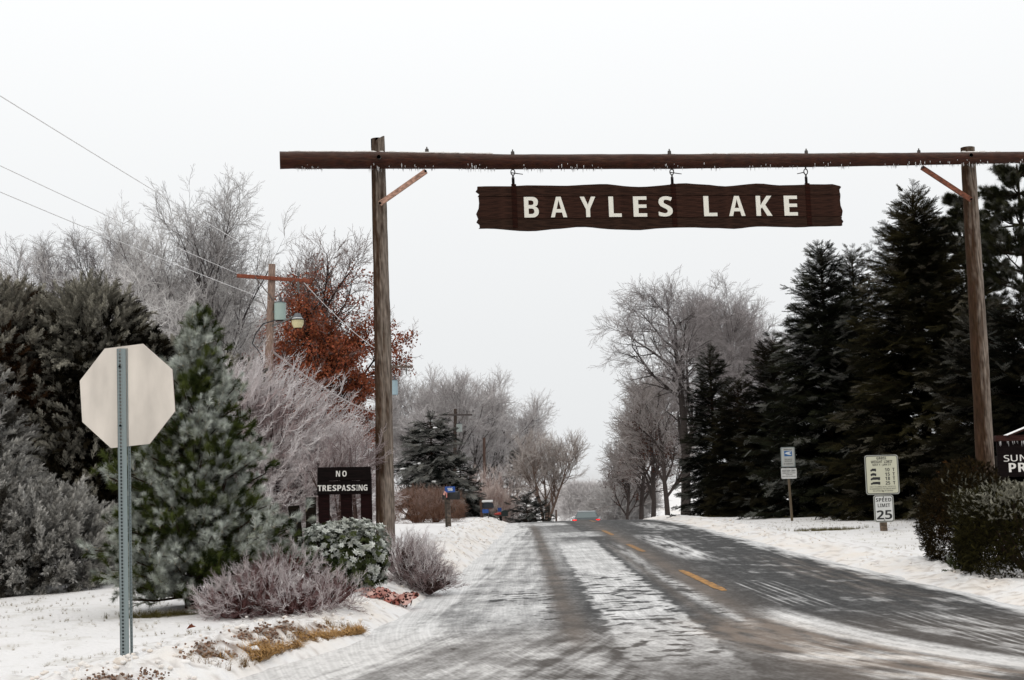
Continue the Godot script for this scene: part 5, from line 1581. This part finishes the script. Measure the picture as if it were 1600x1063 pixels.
func build_pine() -> void:
	var b := on_land(Vector3(-3.439, 0.164, -14.200), 0.05)
	var tip := Vector3(-3.316, 3.150, -14.200)
	var high := tip.y - b.y
	var off := tip.x - b.x
	rng.seed = 501
	var root := thing("snowy_pine", "young green pine with clumps of frosted needles right of the stop sign", "tree", b)
	var wood := Mb.new()
	wood.path(PackedVector3Array([Vector3(0, 0, 0), Vector3(off * 0.3, high * 0.35, 0), Vector3(off, high * 0.97, 0)]), PackedFloat32Array([0.055, 0.04, 0.01]), 8, L(60, 46, 38))
	wood.path(PackedVector3Array([Vector3(0.05, 0, 0.05), Vector3(0.2, high * 0.2, 0.1), Vector3(0.45, high * 0.5, 0.1)]), PackedFloat32Array([0.04, 0.03, 0.012]), 7, L(60, 46, 38))
	var many := Many.new()
	var levels := 34
	for i in levels:
		var t := (i + 0.4) / levels
		var y := high * lerpf(0.05, 0.99, t)
		var reach: float = 0.88 * pow(1.0 - t, 0.72) * (1.0 if t > 0.12 else 0.75 + t * 2.0) + 0.05
		if t > 0.72:
			reach *= 0.62
		var axis := Vector3(off * t, y, 0)
		var boughs := int(6 + 9 * (1.0 - t))
		var turn := rng.randf() * TAU
		for k in boughs:
			var a := turn + TAU * (k + rr(-0.35, 0.35)) / boughs
			var len_ := reach * rr(0.65, 1.12) * (1.0 + 0.35 * wide.get_noise_3d(cos(a) * 8.0, y * 9.0, sin(a) * 8.0))
			if t < 0.5 and cos(a) > 0.2:
				len_ *= 1.18
			var elev := lerpf(0.0, 0.85, t) + rr(-0.2, 0.2)
			var out := Vector3(cos(a) * cos(elev), sin(elev), sin(a) * cos(elev))
			var e := axis + out * len_ + Vector3(0, len_ * 0.10, 0)
			wood.path(PackedVector3Array([axis, axis.lerp(e, 0.55) - Vector3(0, 0.03, 0), e]), PackedFloat32Array([0.014, 0.010, 0.005]), 4, L(66, 50, 40))
			var steps := maxi(2, int(len_ / 0.075))
			var ice := 0.62 + 1.7 * wide.get_noise_3d(e.x * 24.0, e.y * 22.0, e.z * 24.0) + 0.4 * wide.get_noise_3d(e.x * 9.0, e.y * 8.0, e.z * 9.0)
			for j in steps:
				var f := float(j + 1) / steps
				if f < 0.3:
					continue
				for m in 3:
					var p := axis.lerp(e, f) + rv() * 0.07 * (0.4 + f)
					var d := (out + Vector3(0, rr(0.2, 0.9), 0) + rv() * 0.75).normalized()
					var col := L(42, 54, 26).lerp(L(102, 112, 60), rng.randf()) * rr(0.6, 1.15)
					if rng.randf() < ice * (0.35 + 0.6 * f):
						col = col.lerp(L(228, 234, 227), rr(0.4, 1.0))
					many.put(aim(d, rv(), rr(0.10, 0.17)), p, col)
	part("trunk", wood, M["bark"], root)
	root.add_child(many.node("needles", shapes["tuft"]))

func build_open_pines() -> void:
	var list := [[Vector3(13.018, 9.142, -38.000), 1.7, 511, "open crowned pine showing left of the right log post"], [Vector3(13.506, 9.416, -35.000), 2.3, 512, "tall open pine with bare dark trunk at the right edge"]]
	for l in list:
		var tip: Vector3 = l[0]
		var b := on_land(tip, 0.05)
		var high := tip.y - b.y
		rng.seed = l[2]
		var root := thing("pine", l[3], "tree", b, "open pines at right")
		var wood := Mb.new()
		wood.path(PackedVector3Array([Vector3.ZERO, Vector3(0.06, high * 0.5, 0), Vector3(0, high * 0.98, 0)]), PackedFloat32Array([0.15, 0.10, 0.025]), 8, L(58, 50, 46))
		var many := Many.new()
		var y := high * 0.25
		while y < high * 0.97:
			var t := y / high
			var reach: float = l[1] * (1.0 - pow(t, 2.2)) * rr(0.7, 1.1) + 0.25
			var count := 5
			var turn := rng.randf() * TAU
			for k in count:
				var a := turn + TAU * (k + rr(-0.3, 0.3)) / count
				var out := Vector3(cos(a), rr(0.0, 0.5), sin(a)).normalized()
				var s := Vector3(0, y, 0)
				var e := s + out * reach * rr(0.7, 1.1)
				wood.path(PackedVector3Array([s, s.lerp(e, 0.5) - Vector3(0, 0.05, 0), e]), PackedFloat32Array([0.035, 0.022, 0.008]), 4, L(58, 50, 46))
				for j in 9:
					var f := 0.35 + 0.65 * j / 8.0
					var q := s.lerp(e, f)
					var side := out.rotated(Vector3.UP, 1.0 if j % 2 == 0 else -1.0)
					var tw := q + (side + out * 0.6) * reach * rr(0.1, 0.22)
					wood.rod(q, tw, 0.008, 0.005, 3, L(58, 50, 46))
					for m in 6:
						var p := q.lerp(tw, rr(0.5, 1.15)) + rv() * 0.08
						var col := L(44, 48, 34).lerp(L(70, 70, 48), rng.randf()) * rr(0.8, 1.2)
						if rng.randf() < 0.3:
							col = col.lerp(L(150, 150, 144), rr(0.3, 0.8))
						many.put(aim((out + side * 0.4 + rv() * 0.5 + Vector3(0, 0.5, 0)).normalized(), rv(), rr(0.20, 0.30)), p, col)
			y += 0.42 * rr(0.8, 1.2)
		part("trunk", wood, M["bark"], root)
		root.add_child(many.node("needles", shapes["tuft"]))

func build_sedum() -> void:
	var b := on_land(Vector3(-1.445, 0.231, -14.700), 0.02)
	rng.seed = 520
	var root := thing("sedum", "low clump of dried pinkish red flower heads at the edge of the bed", "plant", b)
	var stems := Mb.new()
	for i in 44:
		var x := rr(-0.34, 0.30)
		var h := rr(0.05, 0.13) + (0.02 if x < 0.0 else -0.03)
		var p := Vector3(x, h, rr(-0.16, 0.16))
		stems.rod(Vector3(p.x * 0.9, -0.03, p.z * 0.9), p, 0.006, 0.004, 4, L(110, 70, 58))
		var head := Mb.new()
		var r := rr(0.042, 0.062)
		var tone := L(172, 104, 94).lerp(L(222, 186, 178), rng.randf())
		head.path(PackedVector3Array([p - Vector3(0, r * 0.5, 0), p - Vector3(0, r * 0.1, 0), p + Vector3(0, r * 0.35, 0), p + Vector3(0, r * 0.62, 0)]), PackedFloat32Array([r * 0.4, r, r * 0.85, r * 0.25]), 9, tone, true)
		for k in 16:
			var d := rv()
			d.y = absf(d.y)
			head.rod(p + d * r * 0.4, p + d * r * Vector3(1.1, 0.72, 1.1), r * 0.16, r * 0.2, 5, tone * rr(0.85, 1.15), true)
		part("flower_head", head, M["leaf"], root)
	part("stem", stems, M["bark"], root)

func build_litter() -> void:
	# dead grass standing through the snow, lumps of crust on the banks
	rng.seed = 530
	var grass := Many.new()
	for i in 420:
		var d := rr(9.9, 12.5)
		var x := left_edge(d) - rr(0.0, 0.4)
		if fine.get_noise_2d(x * 7.0 + 3.0, d * 6.0) < 0.0:
			continue
		grass.put(Basis(Vector3.UP, rr(0, TAU)).rotated(Vector3.RIGHT, rr(-0.9, 0.9)).scaled(Vector3.ONE * rr(0.03, 0.085)), Vector3(x, land(x, d) + 0.01, -d), L(150, 116, 66).lerp(L(104, 84, 58), rng.randf()))
	for g in BARE:
		for i in 240:
			var q := Vector2(rng.randfn() * 0.45, rng.randfn() * 0.45)
			var x: float = g[0] + q.x * g[2]
			var d: float = g[1] + q.y * g[3]
			grass.put(Basis(Vector3.UP, rr(0, TAU)).scaled(Vector3.ONE * rr(0.04, 0.09)), Vector3(x, land(x, d), -d), L(112, 104, 62).lerp(L(86, 80, 50), rng.randf()))
	for i in 9000:
		var right := i % 3 == 0
		var d := rr(17.0, 36.0) if right else rr(9.5, 24.0)
		var x := right_edge(d) + rr(1.2, 6.0) if right else left_edge(d) - rr(0.7, 7.0)
		if fine.get_noise_2d(x * 6.0, d * 3.5) < 0.02:
			continue
		grass.put(Basis(Vector3.UP, rr(0, TAU)).scaled(Vector3.ONE * rr(0.02, 0.045)), Vector3(x, land(x, d), -d), L(168, 156, 130).lerp(L(120, 108, 84), rng.randf()))
	for i in 1300:
		var d := rr(10.1, 12.3)
		var x := left_edge(d) - rr(0.0, 0.20) * smoothstep(12.6, 11.0, d) - 0.03
		if fine.get_noise_2d(x * 5.0 + 3.0, d * 4.0) < -0.12:
			continue
		grass.put((Basis(Vector3.UP, rr(-0.5, 0.5)) * Basis(Vector3.RIGHT, rr(-1.65, -1.3))).scaled(Vector3.ONE * rr(0.05, 0.12)), Vector3(x, land(x, d) + rr(0.0, 0.03), -d), L(196, 156, 102).lerp(L(140, 108, 72), rng.randf()))
	var go := grass.node("dead_grass", shapes["grass"])
	add_child(go)
	tag(go, "dead grass blades standing through thin snow on the verges", "grass")
	var clods := Many.new()
	for i in 2200:
		var near_ := rng.randf() < 0.2
		var d := rr(8.7, 9.4) if near_ else rr(9.9, 12.0)
		var x := left_edge(d) - 0.32 + rng.randfn() * 0.09
		if fine.get_noise_2d(x * 13.0 + 3.0, d * 9.0) < -0.02:
			continue
		var s := rr(0.006, 0.022)
		clods.put(Basis(rv(), rr(0, TAU)).scaled(Vector3(s * rr(0.8, 1.5), s, s)), Vector3(x, land(x, d) + rr(-0.005, 0.06), -d), L(150, 120, 100).lerp(L(84, 62, 48), rng.randf()))
	var cl := clods.node("soil_clods", shapes["lump"])
	add_child(cl)
	tag(cl, "brown clods of turned up soil in the cut snowbank at lower left", "soil")
	var crust := Many.new()
	for i in 900:
		var left := rng.randf() < 0.62
		var d := 8.6 + 32.0 * pow(rng.randf(), 1.7)
		var off := 0.5 + rng.randfn() * 0.34
		if off < 0.05:
			continue
		var x := left_edge(d) - off if left else right_edge(d) + off
		var s := rr(0.012, 0.04) * (1.0 if rng.randf() < 0.93 else 1.8)
		crust.put(Basis(Vector3.UP, rr(0, TAU)).rotated(Vector3.RIGHT, rr(-0.5, 0.5)).scaled(Vector3(s * rr(0.8, 1.6), s * rr(0.6, 1.0), s)), Vector3(x, land(x, d) + 0.03, -d), Color(0.77, 0.76, 0.75).lerp(Color(0.70, 0.64, 0.58), rng.randf()))
	var co := crust.node("snow_crust", shapes["lump"])
	add_child(co)
	tag(co, "broken lumps of grimy snow crust along both road edges", "snow")
	# a single brown leaf on the lawn
	var lf := thing("fallen_leaf", "single curled brown leaf lying on the snowy lawn right of the sign post", "leaf", on_land(Vector3(-2.861, 0.124, -11.900), -0.03))
	var mb := Mb.new()
	for k in [-1.0, 1.0]:
		mb.tri(Vector3(-0.05, 0, 0), Vector3(0, 0.03, k * 0.03), Vector3(0.035, 0.02, 0), L(120, 70, 52))
		mb.tri(Vector3(-0.05, 0, 0), Vector3(-0.01, 0.045, k * 0.028), Vector3(0, 0.03, k * 0.03), L(104, 60, 46))
	part("blade", mb, M["leaf"], lf)

# ----------------------------------------------------------------
func _ready() -> void:
	# camera
	var cam := Camera3D.new()
	cam.name = "camera"
	cam.position = Vector3(0, 1.38, 0)
	cam.basis = Basis(Vector3.RIGHT, deg_to_rad(5.8051)) * Basis(Vector3.BACK, deg_to_rad(-1.6616))
	cam.fov = 28.4061
	cam.near = 0.1
	cam.far = 2000.0
	add_child(cam)
	# sky: an even winter overcast, brighter overhead
	var sky_mat := ProceduralSkyMaterial.new()
	sky_mat.sky_top_color = Color(1.95, 1.95, 1.95).linear_to_srgb()
	sky_mat.sky_horizon_color = Color(0.80, 0.815, 0.825).linear_to_srgb()
	sky_mat.sky_curve = 1.35
	sky_mat.ground_horizon_color = Color(0.7, 0.7, 0.7).linear_to_srgb()
	sky_mat.ground_bottom_color = Color(0.6, 0.6, 0.6).linear_to_srgb()
	sky_mat.sun_angle_max = 1.0
	var sky := Sky.new()
	sky.sky_material = sky_mat
	var env := Environment.new()
	env.background_mode = Environment.BG_SKY
	env.sky = sky
	env.tonemap_mode = Environment.TONE_MAPPER_LINEAR
	env.tonemap_exposure = 1.0
	env.sdfgi_enabled = true
	env.ssao_enabled = true
	env.ssil_enabled = true
	var we := WorldEnvironment.new()
	we.name = "world_environment"
	we.environment = env
	add_child(we)
	# the sun behind thick cloud, high behind the camera
	var sun := DirectionalLight3D.new()
	sun.name = "sun"
	sun.light_color = Color(1.0, 0.98, 0.95)
	sun.light_energy = 0.42
	sun.light_angular_distance = 40.0
	sun.shadow_enabled = true
	sun.rotation_degrees = Vector3(-42, -24, 0)
	add_child(sun)

	fine.seed = 1
	fine.frequency = 0.35
	fine.fractal_octaves = 4
	wide.seed = 2
	wide.frequency = 0.10
	wide.fractal_octaves = 2
	tex["streak"] = noise_tex(256, 0.02, 4, 0.45, 7)
	tex["grain"] = noise_tex(256, 0.03, 5, 0.6, 8)
	tex["wear"] = noise_tex(256, 0.02, 5, 0.35, 9, 0.42)
	tex["stain"] = noise_tex(256, 0.012, 5, 0.84, 14)
	tex["grit"] = noise_tex(512, 0.12, 4, 0.0, 10)
	tex["snow"] = noise_tex(512, 0.02, 6, 0.0, 11)
	M["twig"] = paint(0.55, null, Vector3.ONE, null, 0.0, 0.25)
	M["needle"] = paint(0.75, null, Vector3.ONE, null, 0.0, 0.15)
	M["leaf"] = paint(0.7, null, Vector3.ONE, null, 0.0, 0.15)
	M["bark"] = paint(0.9, tex["grain"], Vector3(3, 1.2, 3), null, 0.0, 0.15)
	M["post"] = paint(0.85, tex["streak"], Vector3(9, 0.6, 9), tex["streak"], 1.0, 0.2)
	M["beam"] = paint(0.55, tex["streak"], Vector3(0.6, 9, 9), tex["streak"], 0.8, 0.3)
	M["plank"] = paint(0.8, tex["streak"], Vector3(1.5, 3, 3))
	M["sign_wood"] = paint(0.75, tex["streak"], Vector3(0.5, 9, 9), tex["streak"], 0.4, 0.2)
	M["iron"] = paint(0.55)
	M["steel"] = paint(0.5)
	M["plate"] = paint(0.5, tex["stain"], Vector3(1.3, 0.5, 1.3), null, 0.0, 0.4)
	M["plain"] = paint(0.6)
	M["gloss"] = paint(0.3)
	M["lump"] = paint(0.75)
	M["ice"] = paint(0.2)
	M["snow"] = paint(0.8, null, Vector3(1.3, 1.3, 1.3), tex["snow"], 1.2)
	M["letter"] = flat(L(222, 220, 210), 0.6)

	make_shapes()
	build_ground()
	build_road()
	build_gate()
	build_signs()
	build_lines()
	build_mailboxes()
	build_car()
	build_plants()
	build_litter()
